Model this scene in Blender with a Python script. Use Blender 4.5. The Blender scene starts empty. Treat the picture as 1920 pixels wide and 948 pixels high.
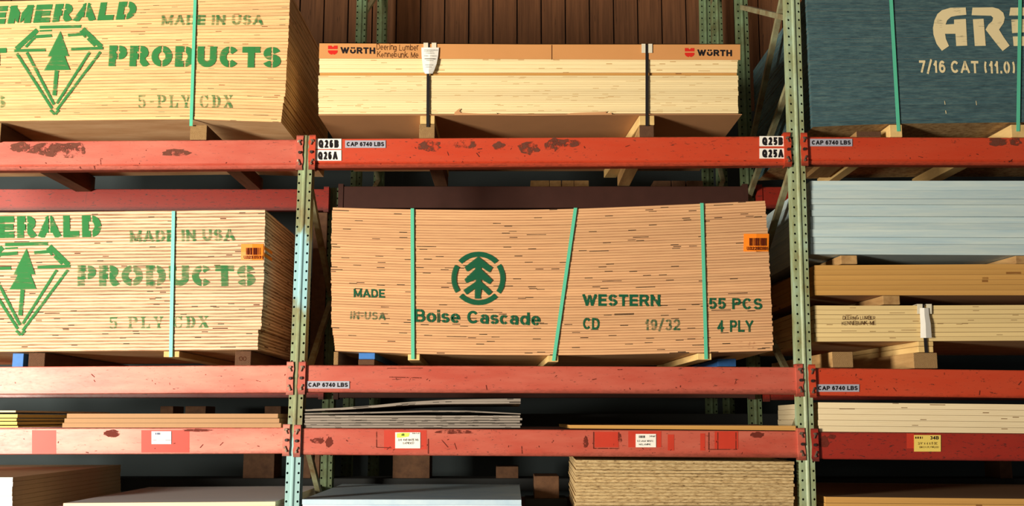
import bpy, bmesh, math, random
from mathutils import Vector
random.seed(7)
C = bpy.context.scene.collection
S = bpy.context.scene

# ------------------------------------------------------------------ camera, light, exposure
F, PITCH, CY, D, ZC = 1720.0, math.radians(7.53), 558.0, 5.1, 1.65
cam = bpy.data.cameras.new('camera'); cam_o = bpy.data.objects.new('camera', cam); C.objects.link(cam_o)
cam.sensor_width = 36.0; cam.lens = 36.0 * F / 1920.0; cam.shift_y = (CY - 474.0) / 1920.0
cam_o.location = (0, -D, ZC); cam_o.rotation_euler = (math.pi / 2 + PITCH, 0, 0)
S.camera = cam_o
S.view_settings.view_transform = 'Standard'; S.view_settings.look = 'None'
S.view_settings.exposure = 0.0; S.view_settings.gamma = 1.0; S.view_settings.use_curve_mapping = False

w = bpy.data.worlds.new('world'); S.world = w; w.use_nodes = True
w.node_tree.nodes['Background'].inputs[0].default_value = (0.93, 0.95, 1.0, 1)
w.node_tree.nodes['Background'].inputs[1].default_value = 0.085

def area(name, loc, target, sx, sy, power, col):
    l = bpy.data.lights.new(name, 'AREA'); l.shape = 'RECTANGLE'; l.size = sx; l.size_y = sy
    l.energy = power; l.color = col
    o = bpy.data.objects.new(name, l); C.objects.link(o); o.location = loc
    o.rotation_euler = (Vector(target) - Vector(loc)).to_track_quat('-Z', 'Y').to_euler()
    return o
area('daylight_loading_door', (-7.6, -6.6, 1.65), (-0.3, 0, 2.2), 1.7, 2.6, 1900, (1.0, 0.90, 0.75))
area('warm_front_fill', (-0.6, -9.5, 2.4), (0.9, 0, 2.2), 3.0, 3.0, 34, (1.0, 0.74, 0.46))  # unseen warm fill, added to lift the shadows from the front
area('wall_top_fill', (0.9, 2.2, 5.6), (0.9, 2.45, 3.3), 5.0, 0.3, 14, (1.0, 0.72, 0.45))  # unseen fill, added to brighten the upper plank wall

def W(px, py, Y=0.0):
    x = (px - 960.0) / F; y = (CY - py) / F
    dy = math.cos(PITCH) - y * math.sin(PITCH); dz = math.sin(PITCH) + y * math.cos(PITCH)
    t = (Y + D) / dy
    return Vector((x * t, Y, ZC + dz * t))

# ------------------------------------------------------------------ material helpers
class N:
    def __init__(s, name):
        s.m = bpy.data.materials.new(name); s.m.use_nodes = True
        s.nt = s.m.node_tree; s.nt.nodes.clear()
        s.out = s.nt.nodes.new('ShaderNodeOutputMaterial'); s.b = s.nt.nodes.new('ShaderNodeBsdfPrincipled')
        s.nt.links.new(s.b.outputs[0], s.out.inputs[0])
    def put(s, inp, v):
        if isinstance(v, bpy.types.NodeSocket): s.nt.links.new(v, inp)
        elif v is not None:
            if inp.type == 'RGBA' and len(v) == 3: v = (*v, 1)
            inp.default_value = v
    def n(s, t, *ins, **kw):
        nd = s.nt.nodes.new('ShaderNode' + t)
        for k, v in kw.items(): setattr(nd, k, v)
        for i, v in enumerate(ins): s.put(nd.inputs[i], v)
        return nd
    def math(s, op, a, b=None, c=None):
        nd = s.n('Math', a, b, c, operation=op); return nd.outputs[0]
    def mix(s, f, a, b, bt='MIX'):
        nd = s.nt.nodes.new('ShaderNodeMix'); nd.data_type = 'RGBA'; nd.blend_type = bt
        s.put(nd.inputs[0], f); s.put(nd.inputs[6], a); s.put(nd.inputs[7], b); return nd.outputs[2]
    def noise(s, vec, scale=5.0, detail=3.0, rough=0.55):
        nd = s.nt.nodes.new('ShaderNodeTexNoise'); nd.inputs['Scale'].default_value = scale
        nd.inputs['Detail'].default_value = detail; nd.inputs['Roughness'].default_value = rough
        if vec is not None: s.nt.links.new(vec, nd.inputs['Vector'])
        return nd.outputs['Fac']
    def ramp(s, f, lo, hi):
        nd = s.nt.nodes.new('ShaderNodeMapRange'); s.put(nd.inputs[0], f)
        nd.inputs[1].default_value = lo; nd.inputs[2].default_value = hi; return nd.outputs[0]
    def xyz(s, x, y, z=0.0): return s.n('CombineXYZ', x, y, z).outputs[0]
    def coord(s, which='Object'): return s.nt.nodes.new('ShaderNodeTexCoord').outputs[which]
    def stretch(s, vec, sc):
        nd = s.nt.nodes.new('ShaderNodeMapping'); s.nt.links.new(vec, nd.inputs[0]); nd.inputs['Scale'].default_value = sc
        return nd.outputs[0]
    def rnd(s): return s.nt.nodes.new('ShaderNodeObjectInfo').outputs['Random']
    def done(s, col, rough=0.7, spec=0.3, bump=None, bstr=0.3, bdist=0.002, metal=0.0, alpha=None, coat=0):
        s.put(s.b.inputs['Base Color'], col); s.put(s.b.inputs['Roughness'], rough)
        s.b.inputs['Specular IOR Level'].default_value = spec; s.b.inputs['Metallic'].default_value = metal
        if alpha is not None: s.put(s.b.inputs['Alpha'], alpha)
        if bump is not None:
            nd = s.nt.nodes.new('ShaderNodeBump'); nd.inputs['Strength'].default_value = bstr
            nd.inputs['Distance'].default_value = bdist; s.nt.links.new(bump, nd.inputs['Height'])
            s.nt.links.new(nd.outputs[0], s.b.inputs['Normal'])
        return s.m

def srgb(r, g, b):
    f = lambda c: (c / 255 / 12.92) if c / 255 <= 0.04045 else ((c / 255 + 0.055) / 1.055) ** 2.4
    return (f(r), f(g), f(b))

def ply_edge(name, light, dark, void, plies, vthr, tone=0.10, grain=0.5, ulen=9.0):
    k = N(name)
    uv = k.n('SeparateXYZ', k.coord('UV')); u, v = uv.outputs[0], uv.outputs[1]; r = k.rnd()
    ru = k.math('ADD', u, k.math('MULTIPLY', r, 57.0))
    wob = k.math('MULTIPLY', k.math('SUBTRACT', k.noise(k.xyz(k.math('MULTIPLY', ru, 3.0), r), 1.0), 0.5), 0.25)
    band = k.math('SINE', k.math('MULTIPLY', k.math('ADD', v, wob), plies * math.pi))
    band = k.ramp(band, -0.35, 0.35)
    g = k.noise(k.xyz(k.math('MULTIPLY', ru, 5.0), k.math('ADD', k.math('MULTIPLY', v, plies * 1.3), k.math('MULTIPLY', r, 31.0))), 1.0, 5.0, 0.7)
    band = k.math('MULTIPLY', band, k.ramp(g, 0.30, 0.30 + grain))
    col = k.mix(band, light, dark)
    blot = k.noise(k.xyz(k.math('MULTIPLY', ru, 0.9), k.math('MULTIPLY', r, 9.0)), 1.0, 2.0)
    sh = k.math('ADD', k.math('MULTIPLY', k.math('SUBTRACT', r, 0.5), tone * 2), k.math('MULTIPLY', k.math('SUBTRACT', blot, 0.5), tone * 2.2))
    hs = k.n('HueSaturation', 0.5, 1.0, k.math('ADD', 1.0, sh), 1.0, col)
    row = k.math('FLOOR', k.math('MULTIPLY', v, float(plies)))
    seed = k.math('ADD', k.math('MULTIPLY', row, 13.7), k.math('MULTIPLY', r, 977.0))
    vm = None
    for mul, thr in ((ulen * 3.2, vthr), (ulen * 1.3, vthr + (1 - vthr) * 0.6)):
        uu = k.math('ADD', k.math('MULTIPLY', ru, mul), k.math('MULTIPLY', seed, 0.37))
        wn = k.nt.nodes.new('ShaderNodeTexWhiteNoise'); wn.noise_dimensions = '2D'
        k.nt.links.new(k.xyz(k.math('FLOOR', uu), seed), wn.inputs['Vector'])
        q = k.math('GREATER_THAN', wn.outputs['Value'], thr)
        fr = k.math('FRACT', k.math('MULTIPLY', v, float(plies)))
        q = k.math('MULTIPLY', q, k.math('LESS_THAN', k.math('ABSOLUTE', k.math('SUBTRACT', fr, 0.5)), 0.42))
        vm = q if vm is None else k.math('MAXIMUM', vm, q)
    vm = k.math('MULTIPLY', vm, k.ramp(g, 0.25, 0.5))
    col = k.mix(vm, hs.outputs[0], void)
    return k.done(col, 0.75, 0.15, k.math('SUBTRACT', k.math('MULTIPLY', g, 0.4), vm), 0.35, 0.002)

def wood(name, a, b, scale=(2, 14, 14), rough=0.7, knots=0.0):
    k = N(name); c = k.coord(); r = k.rnd()
    off = k.n('VectorMath', c, k.xyz(k.math('MULTIPLY', r, 13.0), k.math('MULTIPLY', r, 7.0), r), operation='ADD').outputs[0]
    g = k.noise(k.stretch(off, scale), 1.6, 5.0, 0.6)
    g2 = k.noise(k.stretch(off, tuple(s * 5 for s in scale)), 2.0, 3.0)
    f = k.math('ADD', k.math('MULTIPLY', k.ramp(g, 0.3, 0.7), 0.7), k.math('MULTIPLY', g2, 0.3))
    col = k.mix(f, a, b)
    hs = k.n('HueSaturation', 0.5, 1.0, k.math('ADD', 0.9, k.math('MULTIPLY', r, 0.2)), 1.0, col)
    return k.done(hs.outputs[0], rough, 0.2, g2, 0.2, 0.002)

def end_grain(name, a, b):
    k = N(name); c = k.coord(); r = k.rnd()
    p = k.n('VectorMath', k.stretch(c, (1, 0, 1)), k.xyz(k.math('MULTIPLY', r, 0.05), 0.0, 0.02), operation='SUBTRACT').outputs[0]
    d = k.n('VectorMath', p, operation='LENGTH').outputs['Value']
    nz = k.noise(c, 25.0, 3.0)
    ring = k.math('SINE', k.math('ADD', k.math('MULTIPLY', d, 900.0), k.math('MULTIPLY', nz, 9.0)))
    f = k.math('ADD', k.math('MULTIPLY', k.ramp(ring, -1, 1), 0.55), k.math('MULTIPLY', k.noise(c, 60.0), 0.5))
    return k.done(k.mix(f, a, b), 0.85, 0.1, ring, 0.2, 0.001)

def plain(name, col, rough=0.6, var=0.12, scale=8.0, spec=0.3, metal=0.0):
    k = N(name); g = k.noise(k.coord(), scale, 4.0)
    hs = k.n('HueSaturation', 0.5, 1.0, k.math('ADD', 1.0 - var, k.math('MULTIPLY', g, var * 2)), 1.0, (*col, 1))
    return k.done(hs.outputs[0], rough, spec, g, 0.1, 0.001, metal)

def red_paint(name, base, pale, rust, wear=0.5, rthr=0.62):
    k = N(name); c = k.coord(); r = k.rnd()
    off = k.n('VectorMath', c, k.xyz(k.math('MULTIPLY', r, 41.0), r, k.math('MULTIPLY', r, 17.0)), operation='ADD').outputs[0]
    big = k.noise(k.stretch(off, (1.2, 1, 5)), 1.6, 4.0, 0.6)
    col = k.mix(k.math('MULTIPLY', k.ramp(big, 0.35, 0.75), wear), base, pale)
    fine = k.noise(k.stretch(off, (3, 3, 10)), 9.0, 6.0, 0.75)
    rm = k.ramp(fine, rthr, rthr + 0.06)
    z = k.n('SeparateXYZ', k.coord('Generated')).outputs[2]
    low = k.ramp(k.math('ADD', z, k.math('MULTIPLY', fine, 0.35)), 0.38, 0.22)
    up = k.ramp(k.math('SUBTRACT', z, k.math('MULTIPLY', fine, 0.2)), 0.84, 0.90)
    rm = k.math('MAXIMUM', rm, k.math('MULTIPLY', k.math('MAXIMUM', low, up), 0.75))
    scr = k.ramp(k.noise(k.stretch(off, (40, 1, 3)), 1.0, 3.0, 0.5), 0.74, 0.77)
    rm = k.math('MAXIMUM', rm, k.math('MULTIPLY', scr, 0.6))
    col = k.mix(rm, col, rust)
    ro = k.math('ADD', 0.30, k.math('MULTIPLY', fine, 0.25))
    return k.done(col, ro, 0.5, fine, 0.15, 0.001)

def rusty(name, base, rust, thr):
    k = N(name); c = k.coord()
    f = k.noise(c, 14.0, 8.0, 0.8); m = k.ramp(f, thr, thr + 0.09)
    return k.done(rust, 0.75, 0.2, f, 0.2, 0.001, alpha=m)

def stencil_paint(name, col, thr=0.36, soft=0.12, dens=0.95):
    k = N(name); c = k.coord()
    f = k.noise(k.stretch(c, (9, 1, 95)), 1.0, 4.0, 0.7); f2 = k.noise(c, 9.0, 3.0)
    a = k.ramp(k.math('ADD', k.math('MULTIPLY', f, 0.65), k.math('MULTIPLY', f2, 0.45)), thr, thr + soft)
    a = k.math('MULTIPLY', a, dens)
    return k.done(col, 0.8, 0.1, alpha=a)

def mottled(name, stops, scale, rough=0.8, st=(1, 1, 1), spec=0.2, bstr=0.2, detail=6.0):
    k = N(name); c = k.stretch(k.coord(), st); r = k.rnd()
    off = k.n('VectorMath', c, k.xyz(k.math('MULTIPLY', r, 23.0), r, r), operation='ADD').outputs[0]
    f = k.noise(off, scale, detail, 0.7)
    cr = k.nt.nodes.new('ShaderNodeValToRGB'); k.nt.links.new(f, cr.inputs[0])
    e = cr.color_ramp.elements
    e[0].position, e[0].color = stops[0][0], (*stops[0][1], 1); e[1].position, e[1].color = stops[-1][0], (*stops[-1][1], 1)
    for p, cc in stops[1:-1]:
        x = e.new(p); x.color = (*cc, 1)
    hs = k.n('HueSaturation', 0.5, 1.0, k.math('ADD', 0.93, k.math('MULTIPLY', r, 0.14)), 1.0, cr.outputs[0])
    return k.done(hs.outputs[0], rough, spec, f, bstr, 0.002)

M = {}
M['fir_edge'] = ply_edge('fir_ply_edge', srgb(240, 202, 146), srgb(186, 130, 80), srgb(120, 78, 48), 5, 0.992, 0.15, 0.30)
M['fir_edge_pale'] = ply_edge('fir_ply_edge_pale', srgb(240, 212, 172), srgb(150, 104, 78), srgb(84, 54, 38), 3, 0.985, 0.14, 0.30)
M['pine_edge'] = ply_edge('pine_ply_edge', srgb(222, 174, 126), srgb(160, 102, 72), srgb(34, 22, 16), 3, 0.983, 0.09, 0.5, 7.0)
M['poplar_edge'] = ply_edge('poplar_ply_edge', srgb(240, 220, 170), srgb(214, 184, 128), srgb(190, 150, 94), 5, 0.985, 0.08, 0.5)
M['birch_edge'] = ply_edge('birch_ply_edge', srgb(230, 204, 146), srgb(204, 168, 104), srgb(130, 92, 52), 7, 0.99, 0.09, 0.7)
M['white_ply_edge'] = ply_edge('white_ply_edge', srgb(240, 222, 182), srgb(212, 182, 132), srgb(120, 86, 50), 7, 0.993, 0.06, 0.6)
M['orange_edge'] = ply_edge('fibre_edge', srgb(200, 152, 84), srgb(180, 130, 66), srgb(140, 94, 46), 2, 0.996, 0.05, 0.9)
M['grey_edge'] = ply_edge('weathered_edge', srgb(158, 148, 136), srgb(98, 86, 76), srgb(46, 40, 36), 5, 0.93, 0.16, 0.35)
M['yellow_edge'] = ply_edge('yellow_edge', srgb(246, 214, 120), srgb(226, 186, 84), srgb(160, 120, 50), 2, 0.995, 0.1, 0.9)
M['ply_face'] = wood('ply_face', srgb(232, 196, 150), srgb(196, 148, 100), (2, 9, 9))
M['grey_face'] = wood('grey_face', srgb(160, 138, 112), srgb(112, 94, 74), (2, 9, 9))
M['tan_board'] = plain('tan_board', srgb(176, 136, 98), 0.8, 0.05, 40)
M['brown_board'] = plain('brown_board', srgb(214, 180, 142), 0.8, 0.06, 30)
M['white_board'] = plain('white_board', srgb(240, 236, 228), 0.5, 0.03, 10)
M['white_face'] = plain('white_face', srgb(244, 245, 248), 0.45, 0.05, 6)
M['foam'] = mottled('foam', [(0.3, srgb(172, 198, 206)), (0.7, srgb(206, 220, 214))], 3.0, 0.55, (0.6, 1, 12))
M['blue_sheet'] = mottled('blue_sheet', [(0.3, srgb(176, 204, 224)), (0.7, srgb(206, 226, 236))], 4.0, 0.5)
M['strand'] = mottled('strand_edge', [(0.30, srgb(70, 50, 32)), (0.44, srgb(176, 146, 100)), (0.6, srgb(208, 182, 134)), (0.75, srgb(140, 110, 72))], 30.0, 0.85, (1, 1, 5), bstr=0.6)
M['strand_face'] = mottled('strand_face', [(0.3, srgb(150, 110, 66)), (0.6, srgb(214, 180, 126))], 30.0, 0.85)
M['blue_paint'] = mottled('blue_paint', [(0.25, srgb(44, 66, 74)), (0.5, srgb(66, 94, 100)), (0.75, srgb(92, 118, 116))], 12.0, 0.75, (1, 1, 4), bstr=0.4)
M['kraft'] = plain('kraft_cardboard', srgb(204, 144, 86), 0.8, 0.07, 5)
M['kraft_dull'] = plain('kraft_dull', srgb(196, 144, 98), 0.8, 0.1, 5)
M['red'] = red_paint('red_beam_paint', srgb(192, 62, 32), srgb(196, 82, 52), srgb(94, 42, 26), 0.6, 0.60)
M['red_pink'] = red_paint('faded_beam_paint', srgb(180, 74, 56), srgb(198, 110, 90), srgb(104, 50, 36), 0.8, 0.60)
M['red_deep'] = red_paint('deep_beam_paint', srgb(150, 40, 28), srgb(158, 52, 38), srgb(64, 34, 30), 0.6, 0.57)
M['red_glare'] = red_paint('glare_pale_beam_paint', srgb(206, 98, 80), srgb(230, 148, 126), srgb(120, 62, 46), 0.9, 0.60)  # paler red, door glare on the left beams put into the colour
M['rear_dark'] = plain('shaded_rail_tone', srgb(46, 48, 48), 0.9, 0.1)  # rails coloured near black, as if lost in deep shade
M['rear_rail'] = plain('shaded_rear_beam', srgb(72, 42, 34), 0.7, 0.2, 12)  # middle rear beams painted as dark as the shadow around them
M['patch_red'] = plain('bare_red_patch', srgb(192, 56, 36), 0.5, 0.12, 14, 0.4)
M['patch_dark'] = rusty('dark_residue', (*srgb(0, 0, 0), 1), (*srgb(104, 40, 28), 1), 0.40)
M['rust'] = rusty('rust_stain', None, (*srgb(104, 58, 44), 1), 0.455)
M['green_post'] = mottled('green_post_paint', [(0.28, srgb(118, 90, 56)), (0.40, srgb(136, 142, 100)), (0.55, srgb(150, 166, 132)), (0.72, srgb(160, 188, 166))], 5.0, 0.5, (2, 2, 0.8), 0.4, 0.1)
def patched_post():
    k = N('green_post_with_touch_up_and_cool_light'); c = k.coord(); z = k.n('SeparateXYZ', c).outputs[2]
    f = k.noise(k.stretch(c, (2, 2, 0.8)), 5.0, 6.0, 0.7); f2 = k.noise(k.stretch(c, (6, 6, 2.5)), 3.0, 4.0)
    g = k.mix(k.ramp(f, 0.3, 0.7), srgb(116, 96, 58), srgb(146, 168, 128))
    zz = k.math('ADD', z, k.math('MULTIPLY', k.math('SUBTRACT', f2, 0.5), 0.5))
    m = k.math('MULTIPLY', k.ramp(zz, 2.24, 2.36), k.ramp(zz, 2.74, 2.66))
    m2 = k.math('MULTIPLY', k.ramp(zz, 1.62, 1.50), 0.75)  # bluish lower end paints in cool light on the post
    m = k.math('MAXIMUM', m, m2)
    return k.done(k.mix(m, g, srgb(148, 194, 200)), 0.45, 0.4, f, 0.1)
M['blue_post'] = mottled('blue_touch_up', [(0.3, srgb(150, 196, 204)), (0.7, srgb(178, 216, 224))], 9.0, 0.45, (2, 2, 0.8), 0.4, 0.1)
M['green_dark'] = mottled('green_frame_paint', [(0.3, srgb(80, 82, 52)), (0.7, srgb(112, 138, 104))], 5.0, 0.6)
M['brace'] = mottled('worn_brace', [(0.3, srgb(110, 84, 52)), (0.7, srgb(152, 158, 124))], 8.0, 0.6)
M['steel'] = plain('bolt_steel', srgb(150, 130, 112), 0.4, 0.2, 60, 0.5, 0.7)
M['dark_steel'] = plain('dark_bolt', srgb(56, 46, 42), 0.5, 0.2, 60, 0.5, 0.4)
M['strap'] = plain('green_strap', srgb(92, 194, 158), 0.35, 0.04, 30, 0.5)
M['strap_lit'] = plain('lit_green_strap', srgb(126, 212, 198), 0.35, 0.04, 30, 0.5)  # paler copy of the green strap, coloured as if brightly lit
M['black_strap'] = plain('black_strap', srgb(34, 30, 30), 0.4, 0.1, 30, 0.4)
M['clear'] = plain('corner_plastic', srgb(222, 214, 190), 0.35, 0.05, 20, 0.5)
M['paper'] = plain('paper', srgb(240, 236, 226), 0.7, 0.04, 30, 0.2)
M['paper_grey'] = plain('grey_paper', srgb(166, 166, 178), 0.6, 0.05, 30, 0.2)
M['paper_yellow'] = plain('yellow_paper', srgb(234, 206, 104), 0.6, 0.05, 30, 0.2)
M['marker_green'] = plain('highlighter', srgb(206, 246, 96), 0.6, 0.03, 30, 0.2)
M['orange'] = plain('orange_tag', srgb(250, 136, 30), 0.45, 0.08, 60, 0.4)
M['ink'] = plain('black_ink', srgb(34, 30, 32), 0.7, 0.02, 10, 0.1)
M['ink_brown'] = plain('pen_ink', srgb(74, 40, 22), 0.8, 0.02, 10, 0.1)
M['ink_maroon'] = plain('tag_ink', srgb(90, 30, 14), 0.8, 0.02, 10, 0.1)
M['ink_blue'] = plain('navy_ink', srgb(54, 70, 120), 0.8, 0.02, 10, 0.1)
M['ink_grey'] = plain('pale_print', srgb(150, 146, 140), 0.8, 0.02, 10, 0.1)
M['logo_red'] = plain('red_print', srgb(206, 44, 34), 0.7, 0.02, 10, 0.1)
M['st_green'] = stencil_paint('green_stencil', (*srgb(52, 124, 68), 1), 0.36, 0.16, 0.93)
M['st_green_worn'] = stencil_paint('worn_green_stencil', (*srgb(58, 124, 72), 1), 0.41, 0.2, 0.85)
M['st_teal'] = stencil_paint('teal_stencil', (*srgb(26, 88, 60), 1), 0.32, 0.12, 0.95)
M['st_teal_worn'] = stencil_paint('worn_teal_stencil', (*srgb(40, 96, 66), 1), 0.40, 0.2, 0.85)
M['st_cream'] = stencil_paint('cream_stencil', (*srgb(236, 218, 170), 1), 0.36, 0.12, 0.96)
M['crayon'] = stencil_paint('red_crayon', (*srgb(140, 40, 24), 1), 0.5, 0.2, 0.9)
M['block'] = wood('dunnage_wood', srgb(196, 158, 104), srgb(146, 108, 66), (14, 2, 14))
M['block_end'] = end_grain('dunnage_end', srgb(170, 138, 94), srgb(116, 86, 54))
M['block_dark'] = wood('old_dunnage', srgb(122, 88, 62), srgb(86, 60, 44), (14, 2, 14))
M['block_dark_end'] = end_grain('old_dunnage_end', srgb(112, 80, 58), srgb(70, 48, 36))
M['block_pale'] = wood('pale_runner', srgb(232, 200, 136), srgb(206, 168, 104), (14, 2, 14))
M['block_blue'] = plain('blue_pallet_paint', srgb(60, 118, 190), 0.6, 0.2, 40)
M['plank'] = None

def plank_mat():
    k = N('barn_plank'); c = k.coord(); r = k.rnd()
    off = k.n('VectorMath', c, k.xyz(k.math('MULTIPLY', r, 19.0), 0.0, k.math('MULTIPLY', r, 5.0)), operation='ADD').outputs[0]
    g = k.noise(k.stretch(off, (22, 1, 0.9)), 1.5, 6.0, 0.65)
    s = k.noise(k.stretch(off, (60, 1, 4)), 1.0, 4.0, 0.6)
    col = k.mix(k.ramp(g, 0.3, 0.7), srgb(100, 68, 46), srgb(68, 46, 32))
    col = k.mix(k.ramp(s, 0.64, 0.70), col, srgb(46, 32, 24))
    return k.done(col, 0.85, 0.1, g, 0.3, 0.004)
M['plank'] = plank_mat()
M['recess_shade'] = plain('recess_shade_tone', srgb(58, 66, 68), 0.9, 0.06, 3, 0.1)  # dark tone stands in for the shade deep in the rack
M['gap'] = plain('wall_backing', srgb(40, 32, 26), 0.9, 0.1)
M['concrete'] = mottled('concrete', [(0.3, srgb(58, 54, 50)), (0.7, srgb(76, 72, 66))], 3.0, 0.8)
M['ceiling'] = plain('ceiling_boards', srgb(110, 90, 70), 0.9, 0.1)

# ------------------------------------------------------------------ mesh builder
class MB:
    def __init__(s): s.v = []; s.f = []; s.m = []; s.uv = []
    def face(s, pts, mi=0, uv=None):
        b = len(s.v); s.v += [Vector(p) for p in pts]; s.f.append(list(range(b, b + len(pts)))); s.m.append(mi)
        s.uv.append(uv or [(p[0], p[2]) for p in pts])
    def box(s, a, b, mi=0, front=None):
        x0, y0, z0 = a; x1, y1, z1 = b
        s.hexa([(x0, y0, z0), (x1, y0, z0), (x1, y1, z0), (x0, y1, z0), (x0, y0, z1), (x1, y0, z1), (x1, y1, z1), (x0, y1, z1)], mi, front)
    def hexa(s, p, mi=0, front=None):
        q = [(0, 1, 5, 4), (1, 2, 6, 5), (2, 3, 7, 6), (3, 0, 4, 7), (4, 5, 6, 7), (3, 2, 1, 0)]
        for j, i in enumerate(q): s.face([p[k] for k in i], front if (front is not None and j in (0, 2)) else mi)
    def bar(s, a, b, wd, dp, mi=0):
        a, b = Vector(a), Vector(b); d = (b - a).normalized()
        sx = d.cross(Vector((0, 1, 0)))
        if sx.length < 1e-3: sx = Vector((1, 0, 0))
        sx.normalize(); sy = sx.cross(d).normalized()
        o = [(-1, -1), (1, -1), (1, 1), (-1, 1)]
        A = [a + sx * i * wd / 2 + sy * j * dp / 2 for i, j in o]; B = [b + sx * i * wd / 2 + sy * j * dp / 2 for i, j in o]
        s.hexa(A + B, mi)
    def cyl(s, a, b, r, n=10, mi=0):
        a, b = Vector(a), Vector(b); d = (b - a).normalized(); t = Vector((1, 0, 0)) if abs(d.x) < 0.9 else Vector((0, 0, 1))
        u = d.cross(t).normalized(); v = d.cross(u)
        ca = [a + (u * math.cos(i * 2 * math.pi / n) + v * math.sin(i * 2 * math.pi / n)) * r for i in range(n)]
        cb = [p + (b - a) for p in ca]
        for i in range(n): s.face([ca[i], ca[(i + 1) % n], cb[(i + 1) % n], cb[i]], mi)
        s.face(ca[::-1], mi); s.face(cb, mi)
    def prism(s, poly, dy, mi=0):                       # polygon of 3D points facing -Y, thickness dy going back
        bk = [Vector(p) + Vector((0, dy, 0)) for p in poly]
        s.face(poly, mi); s.face(bk[::-1], mi)
        for i in range(len(poly)):
            j = (i + 1) % len(poly); s.face([poly[j], poly[i], bk[i], bk[j]], mi)
    def build(s, name, mats, parent=None, origin=None, bevel=0.0, weld=True):
        if not isinstance(mats, (list, tuple)): mats = [mats]
        xs = [p.x for p in s.v]; ys = [p.y for p in s.v]; zs = [p.z for p in s.v]
        if origin is None: origin = Vector(((min(xs) + max(xs)) / 2, (min(ys) + max(ys)) / 2, min(zs)))
        me = bpy.data.meshes.new(name)
        me.from_pydata([p - origin for p in s.v], [], s.f)
        for m in mats: me.materials.append(m)
        uvl = me.uv_layers.new(name='UVMap')
        i = 0
        for fi, poly in enumerate(me.polygons):
            poly.material_index = s.m[fi]
            for q in s.uv[fi]: uvl.data[i].uv = q; i += 1
        bm = bmesh.new(); bm.from_mesh(me)
        if weld: bmesh.ops.remove_doubles(bm, verts=bm.verts, dist=1e-6)
        bmesh.ops.recalc_face_normals(bm, faces=bm.faces)
        bm.to_mesh(me); bm.free()
        o = bpy.data.objects.new(name, me); C.objects.link(o)
        if parent is not None:
            o.parent = parent; o.location = origin - wloc(parent)
        else: o.location = origin
        if bevel:
            b = o.modifiers.new('bevel', 'BEVEL'); b.width = bevel; b.segments = 2; b.limit_method = 'ANGLE'
        return o

def wloc(o):
    p = Vector(o.location)
    while o.parent: o = o.parent; p += Vector(o.location)
    return p
def tag(o, label, cat, group=None):
    o['label'] = label; o['category'] = cat
    if group: o['group'] = group
    return o
def thing(name, label, cat, loc, group=None):
    o = bpy.data.objects.new(name, None); C.objects.link(o); o.location = loc; o.empty_display_size = 0.1
    return tag(o, label, cat, group)
def struct(o): o['kind'] = 'structure'; return o

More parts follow.
